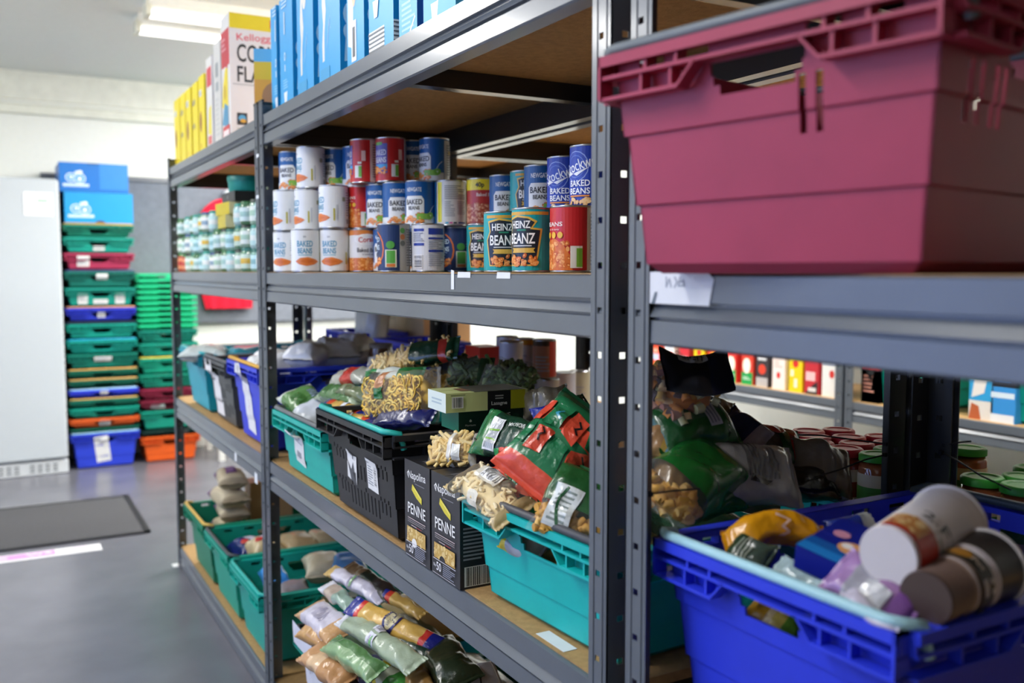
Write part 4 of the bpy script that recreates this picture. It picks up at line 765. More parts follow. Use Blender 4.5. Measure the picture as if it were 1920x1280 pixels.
SPOT = [('e', -52, 26, 11, 11, '#d9442c'), ('e', -34, 6, 12, 12, '#d9442c'), ('e', -56, -10, 10, 10, '#d9442c'), ('p', [(-60, 12), (-44, 18), (-36, 34), (-50, 36)], '#2e9a4e'), ('p', [(-46, -8), (-30, -12), (-26, 0), (-40, 2)], '#2e9a4e')]
bag('dark green macaroni bag with orange red spots and a white nutrition panel', (905, 808, 1.74), (1020, 842, 1.64), .096, .046, bands((-.55, '#1f6e3a'), (1.3, '#143c2a')), None, SPOT+[('t', 'MACARONI', 22, 14, 36, 9, '#e9ece6', 78, .01)]+NUT(-36, 26, -40, -12), seed=7, roll=12)
LEAF = lambda s: [('p', [(-70, -50), (-40, -54), (-30, -10), (-56, 10), (-72, -10)], '#e0523a'), ('p', [(-30, -52), (0, -46), (4, -4), (-26, -12)], '#22764a'), ('p', [(6, -44), (36, -50), (40, -6), (10, 0)], '#e0523a'), ('p', [(42, -46), (70, -40), (72, 0), (46, -2)], '#22764a'), ('p', [(-68, 14), (-40, 8), (-28, 46), (-60, 52)], '#22764a'), ('p', [(-26, -6), (4, 4), (6, 50), (-22, 46)], '#e0523a'), ('p', [(10, 6), (40, 0), (44, 48), (12, 52)], '#22764a'), ('p', [(46, 4), (72, 6), (68, 46), (48, 50)], '#e0523a'), ('s', [(-60, -30), (-52, -20), (-58, -12), (-48, -4)], 3, K), ('s', [(-20, 14), (-12, 22), (-18, 30), (-8, 38)], 3, K), ('s', [(20, -30), (28, -22), (22, -14), (30, -8)], 3, K), ('s', [(18, 20), (30, 26), (24, 36)], 4, '#3aa0c0')]
bag('red and green leaf patterned pasta bag, upper one with a twisted end', (985, 905, 1.45), (1112, 775, 1.52), .135, .075, lambda u, v, t: '#e0523a' if v < -.72 or .1 < v < .42 else ('#1d5c3c' if v > .8 else '#22764a'), None, LEAF(1), seed=9)
bag('red and green leaf patterned pasta bag, lower one touching the crate rim', (966, 866, 1.60), (1016, 975, 1.54), .085, .055, lambda u, v, t: '#e0523a' if v < -.6 or -.1 < v < .3 else '#22764a', None, [('p', [tuple(c*.72 for c in q) for q in it[1]], it[2]) if it[0] == 'p' else it for it in LEAF(0)[:10]], seed=11)
bag('green topped pasta bag with a white label beside the grey post', (1050, 1012, 1.38), (1112, 888, 1.43), .112, .068, bands((-.28, None), (1.3, '#24592c')), 'shell', [('r', -8, 34, -52, 12, '#dfe4e2'), ('l', 0, 28, -46, 6, 7, '#8a9690'), ('s', [(10, -46), (22, -10), (16, 8)], 5, '#1f5a34')], seed=13, nf=80, fr=(-.92, -.3))
bag('foil twisted bag with blue and magenta print behind the leaf patterned bag', (1012, 800, 1.66), (1075, 768, 1.66), .06, .05, bands((-.3, '#23308e'), (.1, '#c22a5a'), (1.3, '#b3a49a')), None, seed=15, taper=-.35)
bag('dark green bag end poking up beside the grey post', (1062, 800, 1.62), (1110, 770, 1.62), .075, .055, lambda u, v, t: '#123a2c', None, seed=16)
bag('brownish clear bag behind the flag carton', (985, 765, 1.86), (1060, 745, 1.82), .06, .05, bands((.0, '#6c6450'), (1.3, '#8a8068')), None, seed=17, wr=.008)
bag('grey and yellow packet seen through the teal crate hand hole', (955, 1005, 1.56), (1015, 1035, 1.50), .055, .04, bands((-.4, '#d8c02c'), (1.3, '#a4a8b4')), None, seed=18)
bag('big clear bag of tagliatelle with a green square label', (690, 745, 2.25), (818, 742, 2.03), .128, .09, lambda u, v, t: '#2c8048' if (v < -.72 and u > .3) else None, 'ribbon', [('r', -4, 20, -40, -4, '#1f6a34'), ('r', 20, 60, -40, -6, '#c98a5e'), ('l', 24, 56, -36, -10, 5, '#a46a44')], seed=21, nf=190, n=(-1.0, -1.15, .25))
bag('second clear bag of tagliatelle behind the first', (750, 722, 2.38), (860, 732, 2.28), .10, .07, lambda u, v, t: None, 'ribbon', seed=22, nf=90)
bag('clear penne bag with a dark green and red end on top of the tagliatelle', (695, 688, 2.32), (852, 652, 2.18), .062, .05, bands((.05, None), (.72, '#0f3624'), (.9, '#b8382c'), (1.3, '#1a4a30')), 'penne', [('l', 20, 46, -16, 14, 6, '#c9d4cc')], seed=23, nf=110)
bag('green and white folded packet under the top penne bag', (690, 706, 2.28), (790, 700, 2.18), .04, .03, bands((-.6, '#2a8a4a'), (.3, '#dfe6da'), (1.3, '#2a7a3c')), None, seed=24)
for i, (a_, c_, fc) in enumerate([((842, 696, 2.2), (920, 700, 2.18), None), ((905, 712, 2.12), (1000, 728, 2.08), None), ((925, 694, 2.3), (1000, 712, 2.26), None)]):
    bag(['clear bag of green pasta behind the lasagne cartons, leftmost', 'clear bag of green pasta behind the lasagne cartons, front one', 'clear bag of green pasta behind the lasagne cartons, rear one'][i], a_, c_, .085, .06, bands((.5, None), (1.3, '#2f4e34')) if i == 0 else (lambda u, v, t: None), 'greens', seed=25+i, nf=80, group='green pasta bags')
bag('green and white vegetable packet at the left end of the teal crate', (552, 735, 2.70), (598, 788, 2.56), .108, .06, bands((-.7, '#d6dcd0'), (.0, '#5d8a4e'), (.25, '#47743c'), (1.3, '#d3d8e0')), None, [('l', 18, 50, -30, 20, 6, '#8a96b4'), ('p', [(-30, -30), (0, -34), (10, 10), (-24, 20)], '#3f6e34')], seed=30)
bag('mid green packet lying behind the black crate rim', (608, 735, 2.6), (680, 752, 2.4), .066, .05, lambda u, v, t: '#44723c' if abs(v) < .8 else '#a9b89a', None, seed=31)
bag('red and silver packet beside the tagliatelle bag', (630, 712, 2.62), (692, 704, 2.42), .06, .045, bands((-.2, '#b6b4a6'), (.55, '#c0382e'), (1.3, '#a4a698')), None, seed=32)
bag('olive packet between green packet and tagliatelle', (640, 728, 2.48), (690, 742, 2.36), .04, .035, lambda u, v, t: '#6e7a58', None, seed=33)
SPG = bands((-.78, '#1e2a7e'), (-.62, '#d9522e'), (.5, '#d9b25e'), (.66, '#d9522e'), (1.3, '#1e2a7e'))
bag('blue ended spaghetti packet inside the black crate, rear one', (610, 758, 2.46), (690, 788, 2.24), .05, .034, SPG, None, [('r', -18, 22, -10, 8, '#e4e6ea')], seed=34, group='spaghetti packets')
bag('blue ended spaghetti packet inside the black crate, front one', (618, 776, 2.40), (700, 804, 2.14), .052, .034, SPG, None, [('r', -26, 14, -12, 10, '#e2e4e8'), ('l', -24, 10, -10, 8, 3, '#8890b0')], seed=35, group='spaghetti packets')
bag('navy packet at the front right corner of the black crate', (705, 790, 2.14), (808, 783, 2.0), .05, .04, lambda u, v, t: '#151c58', None, seed=36)
bag('pale packet showing through the black crate hand hole', (628, 836, 2.46), (668, 844, 2.36), .06, .05, lambda u, v, t: '#c7bd8a' if v < 0 else '#9aa86a', None, seed=37)
bag('beige packet at the rear of the left teal crate', (528, 775, 2.86), (560, 792, 2.76), .06, .05, lambda u, v, t: '#8a8050', None, seed=38)
# fill under the visible packets
def lump(label, x, y, z, l, w_, t_, c_, seed, rz=90, group='pasta packets', name='pasta_bag', m='foil', decal=None, cat='bag', wr=.0055):
    b = bag(label, (960, 640, 1.5), (1060, 640, 1.5), w_, t_, c_ if callable(c_) else (lambda u, v, t: c_), seed=seed, group=group, name=name, m=m, decal=decal, cat=cat, wr=wr)
    b.scale = (l/.0857, 1, 1); b.rotation_euler = (0, 0, math.radians(rz)); b.location = (x, y, z); return b
for i, (x, y, z, l, w_, t_, c_) in enumerate([(.84, 1.215, .835, .24, .15, .09, '#b79a5c'), (1.02, 1.215, .835, .24, .15, .09, '#24452e'), (.93, 1.21, .87, .24, .10, .06, '#8d7a4c'), (1.0, 1.22, .92, .22, .14, .07, '#2d4a34'), (.83, 1.94, .85, .26, .16, .12, '#3b5a36'), (1.0, 1.94, .85, .26, .16, .12, '#8a7a44'), (.86, 1.90, .93, .2, .13, .05, '#27306a'), (1.0, 1.84, .95, .24, .15, .06, '#a08a48'), (.90, 2.40, .82, .26, .2, .07, '#57743f')]):
    lump('packet buried at the bottom of the %s' % ['teal pasta crate, front', 'teal pasta crate, rear', 'teal pasta crate, post end', 'teal pasta crate, middle of the pile', 'black crate, front', 'black crate, rear', 'black crate, under the spaghetti', 'black crate, under the tagliatelle', 'left teal crate'][i], x, y, z, l, w_, t_, c_, 40+i, 90+8*(i % 3-1))
# ---------------------------------------------------------------- pile seen between the posts (near end of the teal crate)
GD = 'pasta packets near the grey posts'
bag('clear bag of mixed coloured pasta with a folded black header', (1222, 768, 1.42), (1318, 706, 1.46), .125, .075, lambda u, v, t: None, 'mixed', seed=50, nf=110, group=GD)
o = bag('black card header folded over the mixed pasta bag', (1245, 690, 1.42), (1368, 690, 1.44), .078, .012, lambda u, v, t: '#17181d' if v < .28 else '#1a2036', None, [('r', 22, 42, -30, 16, '#a9aaa0'), ('t', 'GIGLI', 32, -8, 34, 10, '#33343a', 100, .01)], seed=51, bend=-.014, wr=.006, seal=.04, group=GD, m='card')
bag('green bag with a white label under the mixed pasta', (1228, 815, 1.40), (1362, 790, 1.46), .085, .065, lambda u, v, t: '#1f5c2c', None, [('r', -20, 40, 10, 32, '#b7bcc8'), ('l', -16, 36, 12, 30, 3, '#7d8494')], seed=52, group=GD)
bag('large glossy green pasta bag with a clear shell window', (1232, 945, 1.30), (1352, 862, 1.42), .118, .085, bands((-.55, None), (1.3, '#1c6a2a')), 'shell', seed=53, nf=50, fr=(-.95, -.58), group=GD)
bag('second green bag lying against the blue crate wall', (1265, 945, 1.36), (1372, 915, 1.42), .08, .06, lambda u, v, t: '#1b5f2a', None, seed=54, group=GD)
bag('tan pasta bag at the far left between the green bags', (1212, 815, 1.42), (1275, 838, 1.40), .06, .05, bands((.2, '#b98c5c'), (1.3, '#c9a04a')), None, seed=55, group=GD)
bag('navy packet behind the grey packet', (1352, 790, 1.50), (1420, 840, 1.46), .075, .04, bands((.5, '#161c48'), (1.3, '#8a7f8c')), None, seed=56, group=GD)
bag('small brown and black packet below the header', (1318, 762, 1.52), (1372, 778, 1.52), .045, .035, bands((-.1, '#15241c'), (1.3, '#8a6a44')), None, seed=57, group=GD)
bag('long dark red and green packet behind the grey packet', (1385, 830, 1.50), (1500, 850, 1.54), .085, .05, bands((.1, '#33201c'), (.45, '#1d4a26'), (.7, '#b8302a'), (1.3, '#1f2a22')), None, [('e', 30, 0, 14, 22, '#b8322c')], seed=58, group=GD)
bag('crinkled grey packet with small print leaning on the blue crate', (1325, 880, 1.40), (1485, 895, 1.44), .105, .055, bands((-.5, '#b9babb'), (1.3, '#adadac')), None, [('l', -20, 50, -24, 34, 8, '#6a6a6c'), ('p', [(-30, 6), (-22, 20), (-16, -16), (-26, -20)], '#2c2c30')], seed=59, wr=.007, group=GD)
bag('dark grey crinkled packet nearest the jars', (1488, 862, 1.50), (1590, 890, 1.52), .085, .05, bands((.2, '#77746e'), (1.3, '#8a7e68')), None, seed=60, wr=.009, group=GD)
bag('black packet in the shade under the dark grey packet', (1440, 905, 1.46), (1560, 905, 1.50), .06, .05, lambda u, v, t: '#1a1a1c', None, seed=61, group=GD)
bag('brown packet under the tan and green bags at the post', (1225, 900, 1.34), (1290, 920, 1.34), .08, .06, lambda u, v, t: '#7a5c34', None, seed=62, group=GD)
# ---------------------------------------------------------------- inside the blue crate
GB = 'food in the near blue crate'
bag('bright orange snack bag draped in the blue crate', (1368, 1026, 1.14), (1545, 1016, 1.16), .044, .04, lambda u, v, t: '#e09a16', None, [('s', [(-24, -8), (-14, 12), (-8, 4), (-2, 14), (6, -2)], 3, '#efc8b0'), ('r', 26, 44, -8, 10, '#b08a50'), ('s', [(29, -4), (31, 6), (34, -4), (37, 4), (41, -2)], 2, '#efe6d6')], seed=70, bend=.022, wr=.006, group=GB, name='snack_bag')
bag('green and black packet tucked under the orange bag', (1372, 1030, 1.14), (1442, 1050, 1.09), .045, .03, bands((.1, '#26402a'), (1.3, '#39463c')), None, [('l', -20, 20, -12, 12, 4, '#8a9080')], seed=71, group=GB, name='snack_bag')
A, C = P(1488, 1062, 1.04), P(1604, 1118, .985)
cartp('biscuit_carton', 'blue carton with a pastry picture lying in the blue crate', 'box', GB, A, C, .095, .028, {'*': '#101c84', '+z': '#121e80'}, {'+z': [('r', 0, 90, 0, 16, '#1f78c0'), ('r', 0, 90, 16, 30, '#14549c'), ('e', 46, 36, 16, 13, '#d99a5e'), ('e', 40, 38, 7, 6, '#e8e2dc'), ('e', 22, 56, 10, 8, '#c98aa0'), ('r', 62, 90, 40, 95, '#6e5236'), ('r', 70, 84, 56, 70, '#c8862c')]}, 2, up=(-.12, -.25, 1))
bag('pale grey green packet leaning on the front wall of the blue crate', (1462, 1058, 1.07), (1552, 1100, 1.01), .028, .014, lambda u, v, t: '#a4bcc0', None, [('l', 4, 24, -8, 6, 3, '#56656a')], seed=73, group=GB, name='snack_bag')
bag('lilac packet with a white seam in the blue crate', (1572, 1068, .98), (1712, 1150, .91), .06, .026, bands((-.5, '#a07cae'), (.1, '#9c9aa4'), (.6, '#96709e'), (1.3, '#7d4f92')), None, [('r', -26, 2, -6, 24, '#b3b4b8')], seed=74, group=GB, name='snack_bag')
bag('white crumpled wrapper at the corner of the blue crate', (1590, 1108, .95), (1690, 1172, .88), .02, .014, lambda u, v, t: '#c2bccb', None, seed=75, bend=-.008, group=GB, name='wrapper')
bag('brown packet behind the noodle pot', (1560, 1000, 1.12), (1640, 1050, 1.06), .05, .04, bands((.0, '#c4862a'), (1.3, '#6a4c30')), None, seed=76, group=GB, name='snack_bag')
bag('silver blue packet by the rear wall of the blue crate', (1560, 1000, 1.18), (1640, 985, 1.2), .04, .03, lambda u, v, t: '#2a3f9c' if v < .2 else '#aab4c4', None, seed=77, group=GB, name='snack_bag')
bag('teal packet showing through the hand hole of the blue crate', (1342, 1112, 1.22), (1425, 1146, 1.17), .09, .04, bands((-.5, '#8fb8b0'), (1.3, '#0d8f92')), None, seed=78, group=GB, name='snack_bag')
bag('yellow and green packet showing through the hand hole of the blue crate', (1405, 1145, 1.16), (1495, 1200, 1.11), .075, .04, bands((-.2, '#d8a41c'), (.05, '#e2cf9c'), (.5, '#d2c05a'), (1.3, '#6da83a')), None, seed=79, group=GB, name='snack_bag')
bag('navy packet at the bottom of the blue crate', (1560, 1190, 1.10), (1760, 1150, 1.04), .16, .05, lambda u, v, t: '#131e6a', None, seed=80, group=GB, name='snack_bag')
def pot(label, a, c, r0, r1, prof, cols, decal, turn=0, inner='#e6e2e4'):
    A, C = P(*a), P(*c); h = (C-A).length; e = (C-A)/h
    side = (CAM-A); side = (side-e*side.dot(e)).normalized()
    mw = Matrix((e.cross(-side)*-1 if 0 else (-side).cross(e), -side, e)).transposed().to_4x4(); mw.translation = A; mw = mw @ Matrix.Rotation(math.radians(turn), 4, 'Z')
    t = empty('noodle_pot', mw=mw)
    b = MB(); b.lathe([(r*1.0, z*h) for r, z in prof], 40, cols, caps=(True, False)); b.lathe([(prof[-1][0], h), (prof[-1][0]-.002, h-.002), (prof[0][0]-.002, .004)], 40, inner, caps=(False, True)); b.build('pot_body', 'label', t)
    b = MB(); b.lathe([(prof[-1][0]-.001, h-.003), (prof[-1][0]+.0025, h-.002), (prof[-1][0]+.0028, h), (prof[-1][0]+.001, h+.0022), (prof[-1][0]-.002, h+.0005)], 40, '#dcd8dc', caps=(False, False)); b.build('rim', 'label', t)
    if decal:
        b = MB()
        def rad(z): return r0+(r1-r0)*min(1, max(0, z/h))
        put(b, decal, lambda u, v, d: ((rad(v)+d+.0004)*math.sin(u/.034), -(rad(v)+d+.0004)*math.cos(u/.034), v), .005, .01); b.build('printed_label', 'label', t)
    tag(t, label, 'pot', GB); return t
pot('large white noodle pot with a red picture and handwritten letters, tipped over', (1664, 1042, .93), (1776, 980, 1.04), .0305, .0395, [(.029, 0), (.0305, .02), (.0305, .03), (.0385, .86), (.0395, .88), (.0405, 1)], ['#d8d2d6', '#e6e1e4', '#e6e1e4', '#e2dde1', '#e6e2e6'],
    [('r', -62, 12, 4, 44, '#b8382a'), ('r', -62, -20, 12, 44, '#c88a4e'), ('n', -60, -22, 14, 42, 24, ['#d8a860', '#c48a48', '#b85a3a', '#e6c890']), ('p', [(-18, 4), (10, 4), (10, 44), (-18, 30)], '#c2281c'), ('s', [(-10, 50), (14, 46)], 2, '#3a5a2c'), ('l', 16, 52, 12, 50, 8, '#9a97a8'), ('r', 54, 78, 20, 60, '#d8b4bc'), ('t', '2.F', -24, 62, 34, 15, '#25252a', 8, .0), ('l', -20, 40, 70, 74, 1, '#a8a4ac')], turn=34)
pot('smaller noodle pot with a dark label and brown base lying under the white one', (1735, 1122, .90), (1850, 1062, .985), .028, .038, [(.026, 0), (.027, .02), (.0285, .33), (.0305, .34), (.0305, .37), (.0315, .62), (.0345, .63), (.0345, .66), (.039, 1)], ['#4a3a34', '#6e5a52', '#8a7468', '#c8c0c4', '#8e786c', '#b9b0b6', '#c8c0c4', '#241f22'],
    [('r', -60, 60, 52, 74, '#26241f'), ('e', -34, 64, 14, 9, '#a8762c'), ('t', 'Pot', -12, 64, 16, 8, '#c9b8a8', 0, .01), ('r', 4, 22, 54, 62, '#b4b0b8'), ('e', 8, 69, 3, 3, '#d0ccd0'), ('e', 18, 69, 3, 3, '#d0ccd0'), ('e', 46, 62, 6, 6, '#b0b02c')], turn=10)
# ---------------------------------------------------------------- bottom shelf, middle bay: spaghetti and rice packets
GS = 'packets piled on the bottom shelf'
def at_z(x, y, z): return (x, y, (CAM.z-z)/-ray(x, y).z)
def bz(label, a, c, z, w, t, cols, seed, decal=None, z2=None, fill=None, **k): return bag(label, at_z(*a, z), at_z(*c, z2 or z), w, t, cols, fill, decal, seed=seed, group=GS, **k)
bz('white labelled spaghetti packet at the top left of the bottom pile', (622, 1070), (716, 1122), .52, .042, .034, bands((-.8, '#cfae6a'), (1.3, '#d7d2dc')), 101, [('l', -60, 40, -14, 14, 4, '#9a94ae'), ('p', [(-20, -4), (10, -6), (14, 2), (-16, 6)], '#7da870')], name='spaghetti_packet')
bz('brown and black spaghetti packet tucked under the shelf beam', (655, 1062), (735, 1118), .53, .045, .03, bands((-.2, '#6a543c'), (.3, '#15231d'), (1.3, '#2a2422')), 102, name='spaghetti_packet')
bz('blue ended spaghetti packet with red band under the shelf beam', (715, 1108), (790, 1152), .53, .03, .026, bands((-.6, '#1e2a86'), (-.35, '#d8402c'), (1.3, '#d4ab56')), 103, name='spaghetti_packet')
bz('golden spaghetti packet with blue and red ends and a dark oval seal', (664, 1136), (822, 1214), .53, .055, .036, bands((-.84, '#202c8a'), (-.74, '#cf3a2e'), (.68, '#d6ac55'), (.78, '#cf3a2e'), (1.3, '#1d2680')), 104, [('e', 4, 0, 34, 21, '#2e2a62'), ('e', 4, 0, 27, 15, '#cfc49a'), ('t', 'FILOTTI', 4, -2, 40, 8, '#4a4664', 0, .005), ('t', 'PASTA', 14, -17, 26, 4, '#d8d2c2', 0, .0), ('e', -52, 4, 22, 5, '#d8d0c4'), ('r', -74, -30, -20, -16, '#d9c79a')], z2=.50, name='spaghetti_packet')
bz('clear spaghetti packet with a long white printed label', (650, 1160), (776, 1246), .50, .058, .04, bands((-.9, '#d9dadf'), (1.3, '#9fae94')), 105, [('r', -70, 0, -16, 20, '#dcdde6'), ('l', -64, -6, -12, 16, 5, '#8e8ca8'), ('r', -34, -6, 4, 12, '#7bb878'), ('e', -58, 8, 4, 5, '#d8603a'), ('r', 6, 70, -20, 18, '#e3e3ea'), ('l', 12, 46, -16, 14, 7, '#8a88a0'), ('b', 48, 68, -16, 10)], name='spaghetti_packet')
bz('long dark green packet below the golden spaghetti', (700, 1178), (800, 1228), .49, .03, .03, lambda u, v, t: '#1d3a30', 106, name='spaghetti_packet')
bz('green leek coloured packet in the middle of the bottom pile', (622, 1206), (706, 1262), .47, .058, .044, lambda u, v, t: '#56814c' if u > -.2 else '#86a878', 107, name='spaghetti_packet')
bz('clear and pink rice packet behind the tan ones', (612, 1098), (662, 1140), .50, .045, .03, bands((-.6, '#dedee4'), (0, '#b9a898'), (1.3, '#8fa898')), 108, name='rice_bag')
bz('white labelled tan rice bag at the back left of the bottom pile', (582, 1140), (640, 1192), .45, .085, .05, bands((-.7, '#c9a274'), (.6, '#cfcad6'), (1.3, '#c79a66')), 109, [('l', -20, 20, -26, 26, 8, '#a29cb2')], name='rice_bag')
bz('small tan bag with a yellow sticker', (566, 1182), (616, 1204), .42, .045, .035, lambda u, v, t: '#c4965c', 110, [('r', 8, 20, -12, 4, '#e0d02c'), ('p', [(10, 4), (30, 16), (30, 4)], '#dcdadc')], name='rice_bag')
bz('tan rice bag at the front left of the bottom pile', (582, 1222), (652, 1276), .42, .075, .05, bands((-.4, '#c9986a'), (.1, '#d8b48a'), (1.3, '#b98756')), 111, wr=.008, name='rice_bag')
A, C = P(663, 1286, 2.16), P(704, 1284, 2.10)
cartp('pasta_carton', 'navy carton with a red oval emblem at the bottom edge', 'box', GS, A, C, .07, .045, {'*': '#1e2c7c', '+z': '#232f80'}, {'-y': [('e', 22, 24, 12, 14, '#e6e0e4'), ('e', 22, 24, 10, 12, '#c8283a'), ('t', 'Riz', 22, 24, 12, 7, '#f0dada'), ('l', 36, 48, 12, 36, 3, '#9aa4d0')], '+z': [('e', 24, 34, 13, 12, '#e6e0e4'), ('e', 24, 34, 11, 10, '#c8283a'), ('r', 40, 46, 14, 50, '#9aa4d0')]}, 1, up=(0, -.35, 1))
bz('small black printed packet beside the navy carton', (646, 1262), (662, 1290), .40, .035, .025, lambda u, v, t: '#3a3a40', 112, [('t', 'YOU', 0, 0, 20, 9, '#c9c9cc', 90, .01)], name='rice_bag')
bz('yellow and green crinkled packet in the bottom pile', (715, 1250), (752, 1292), .43, .075, .05, bands((-.5, '#d8dde0'), (.0, '#d9c42a'), (.4, '#c9d0bc'), (1.3, '#3f8a3a')), 113, wr=.008, name='pasta_bag')
bz('brown glossy bag in the bottom pile', (778, 1238), (790, 1296), .45, .065, .05, bands((-.55, '#a89a86'), (1.3, '#94703c')), 114, wr=.008, name='rice_bag')
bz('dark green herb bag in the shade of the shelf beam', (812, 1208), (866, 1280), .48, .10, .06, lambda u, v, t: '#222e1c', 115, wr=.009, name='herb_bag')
bz('grey white packet with a dark zip line at the bottom edge', (850, 1282), (930, 1262), .46, .06, .04, bands((-.5, '#c8ccd6'), (1.3, '#b4b8c4')), 116, [('s', [(-40, -4), (0, 4), (40, 2)], 4, '#3c3c44')], name='pasta_bag')
for i, (x, y, z, l, w_, t_, c_) in enumerate([(.86, 2.30, .20, .25, .18, .12, '#a88a5a'), (1.02, 2.34, .22, .25, .18, .12, '#3d5a3a'), (.9, 2.20, .36, .3, .22, .11, '#6a7a58'), (.86, 1.88, .20, .25, .18, .12, '#2c3a24'), (1.02, 1.88, .22, .25, .18, .12, '#6a5236'), (.92, 1.90, .35, .34, .26, .10, '#3a3c2c'), (1.04, 2.30, .38, .3, .2, .10, '#c0a468')]):
    lump('packet buried in the %s' % ['spaghetti crate, front', 'spaghetti crate, rear', 'spaghetti crate, upper layer', 'dark green crate, front', 'dark green crate, rear', 'dark green crate, upper layer', 'spaghetti crate, rear upper layer'][i], x, y, z, l, w_, t_, c_, 120+i, group=GS, name='rice_bag')
# ---------------------------------------------------------------- bottom shelf, far bay
GF = 'bags in the far bottom crates'
SUG = lambda k: [('r', -30+20*k, 14+20*k, -26, 22, '#6a3f7c'), ('l', -24+20*k, 8+20*k, -14, 10, 3, '#a58ab2')]
for i, (dx, dy, rz) in enumerate([(0, 0, 92), (.012, .02, 86), (-.005, -.012, 95), (.01, .01, 84)]):
    o = lump('beige paper sugar bag, %s of the stack of four' % ['lowest', 'second', 'third', 'topmost'][i], .84+dx, 3.92+dy, .262+.068*i, .20, .12, .082, bands((-.9, '#a3967e'), (.72, '#bfb296'), (1.3, '#6a4a72')), 140+i, rz, GF, 'sugar_bag', 'paper', SUG(i % 2*.5))
carton('cardboard_box', 'plain cardboard box standing behind the stacked sugar bags', 'box', GF, (1.02, 3.99, ZB+.006), 0, (.18, .10, .34), {'*': '#c9a67c'})
for i, (x, y, z, l, w_, t_, c_, lb) in enumerate([(.83, 3.80, .27, .14, .10, .07, '#b3a78c', 'small beige bag in front of the sugar stack'), (1.0, 3.82, .25, .16, .13, .08, '#a89c80', 'beige bag behind the sugar stack'), (.86, 3.88, .17, .24, .17, .10, '#8d8268', 'beige bag at the bottom of the dark green crate'), (1.05, 3.86, .17, .20, .15, .08, '#998c70', 'second beige bag at the bottom of the dark green crate'),
     (.82, 3.51, .28, .16, .12, .08, '#1d2a6e', 'navy and white packet in the middle far crate'), (.85, 3.40, .30, .13, .12, .10, '#c8b48c', 'cream bag of pulses beside the navy packet'), (.98, 3.42, .29, .2, .14, .10, '#bda57c', 'tan bag of pulses at the rear of the middle far crate'), (1.08, 3.42, .29, .15, .13, .10, '#c9b894', 'pale bag of pulses deep in the middle far crate'), (.92, 3.465, .17, .22, .22, .10, '#a08a62', 'tan bag at the bottom of the middle far crate'),
     (.80, 3.08, .30, .13, .09, .07, '#3f8fdc', 'blue and white packet leaning by the black post'), (.83, 2.94, .28, .15, .11, .08, '#8a8488', 'grey packet in the crate by the black post'), (.96, 3.05, .32, .2, .13, .08, '#cfc4a6', 'pale bag of pulses behind the black post'), (1.03, 2.98, .33, .18, .13, .07, '#4c86c4', 'blue packet behind the black post'), (1.05, 3.0, .25, .2, .15, .08, '#b9b2a0', 'green and white flour bag behind the black post'), (.90, 3.035, .17, .22, .22, .10, '#9a8a6a', 'tan bag at the bottom of the crate by the black post')]):
    dc = [('p', [(-60, -40), (0, -40), (20, 60), (-50, 60)], '#2f7a3a'), ('l', 20, 60, -30, 30, 6, '#8f8a80')] if 'green' in lb and 'flour' in lb else ([('p', [(-30, -20), (0, -26), (14, 10), (-20, 26)], '#c9cfe4'), ('e', 24, -10, 14, 10, '#c0403a')] if 'navy' in lb else None)
    lump(lb, x, y, z, l, w_, t_, c_, 150+i, 90+(i*37 % 40-20), GF, 'food_bag', 'bag_film' if 0 else 'foil', dc)
def jar(label, loc, r, h, body, lid, lab, group, name='jar', cat='jar', lidh=.014, lr=None, dec=None):
    k = (r, h, body, lid, lab, lidh, lr)
    t = empty(name, loc)
    if k not in _lab:
        b = MB(); b.lathe([(r*.86, 0), (r, .004), (r, h*.80), (r*.86, h*.9), (r*.86, h-lidh)], 20, body); m1 = b.mesh('jar_body', 'glassy')
        q = lr or r*.92; b = MB(); b.lathe([(q, h-lidh), (q, h-.003), (q-.003, h), (q*.72, h-.0005), (q*.66, h-.002)], 28, lid); m2 = b.mesh('lid', 'plastic'); m3 = None
        if lab: b = MB(); b.lathe([(r+.0004, h*.14), (r+.0006, h*.15), (r+.0006, h*.72), (r+.0004, h*.73)], 24, [lab[0], lab[0], lab[0]], caps=(False, False)); b.lathe([(r+.0009, h*.34), (r+.001, h*.345), (r+.001, h*.55), (r+.0009, h*.555)], 24, lab[1], caps=(False, False)); m3 = b.mesh('label', 'label')
        _lab[k] = (m1, m2, m3)
    m1, m2, m3 = _lab[k]; link('jar_body', m1, t); link('lid', m2, t)
    if m3: link('label', m3, t)
    return tag(t, label, cat, group)
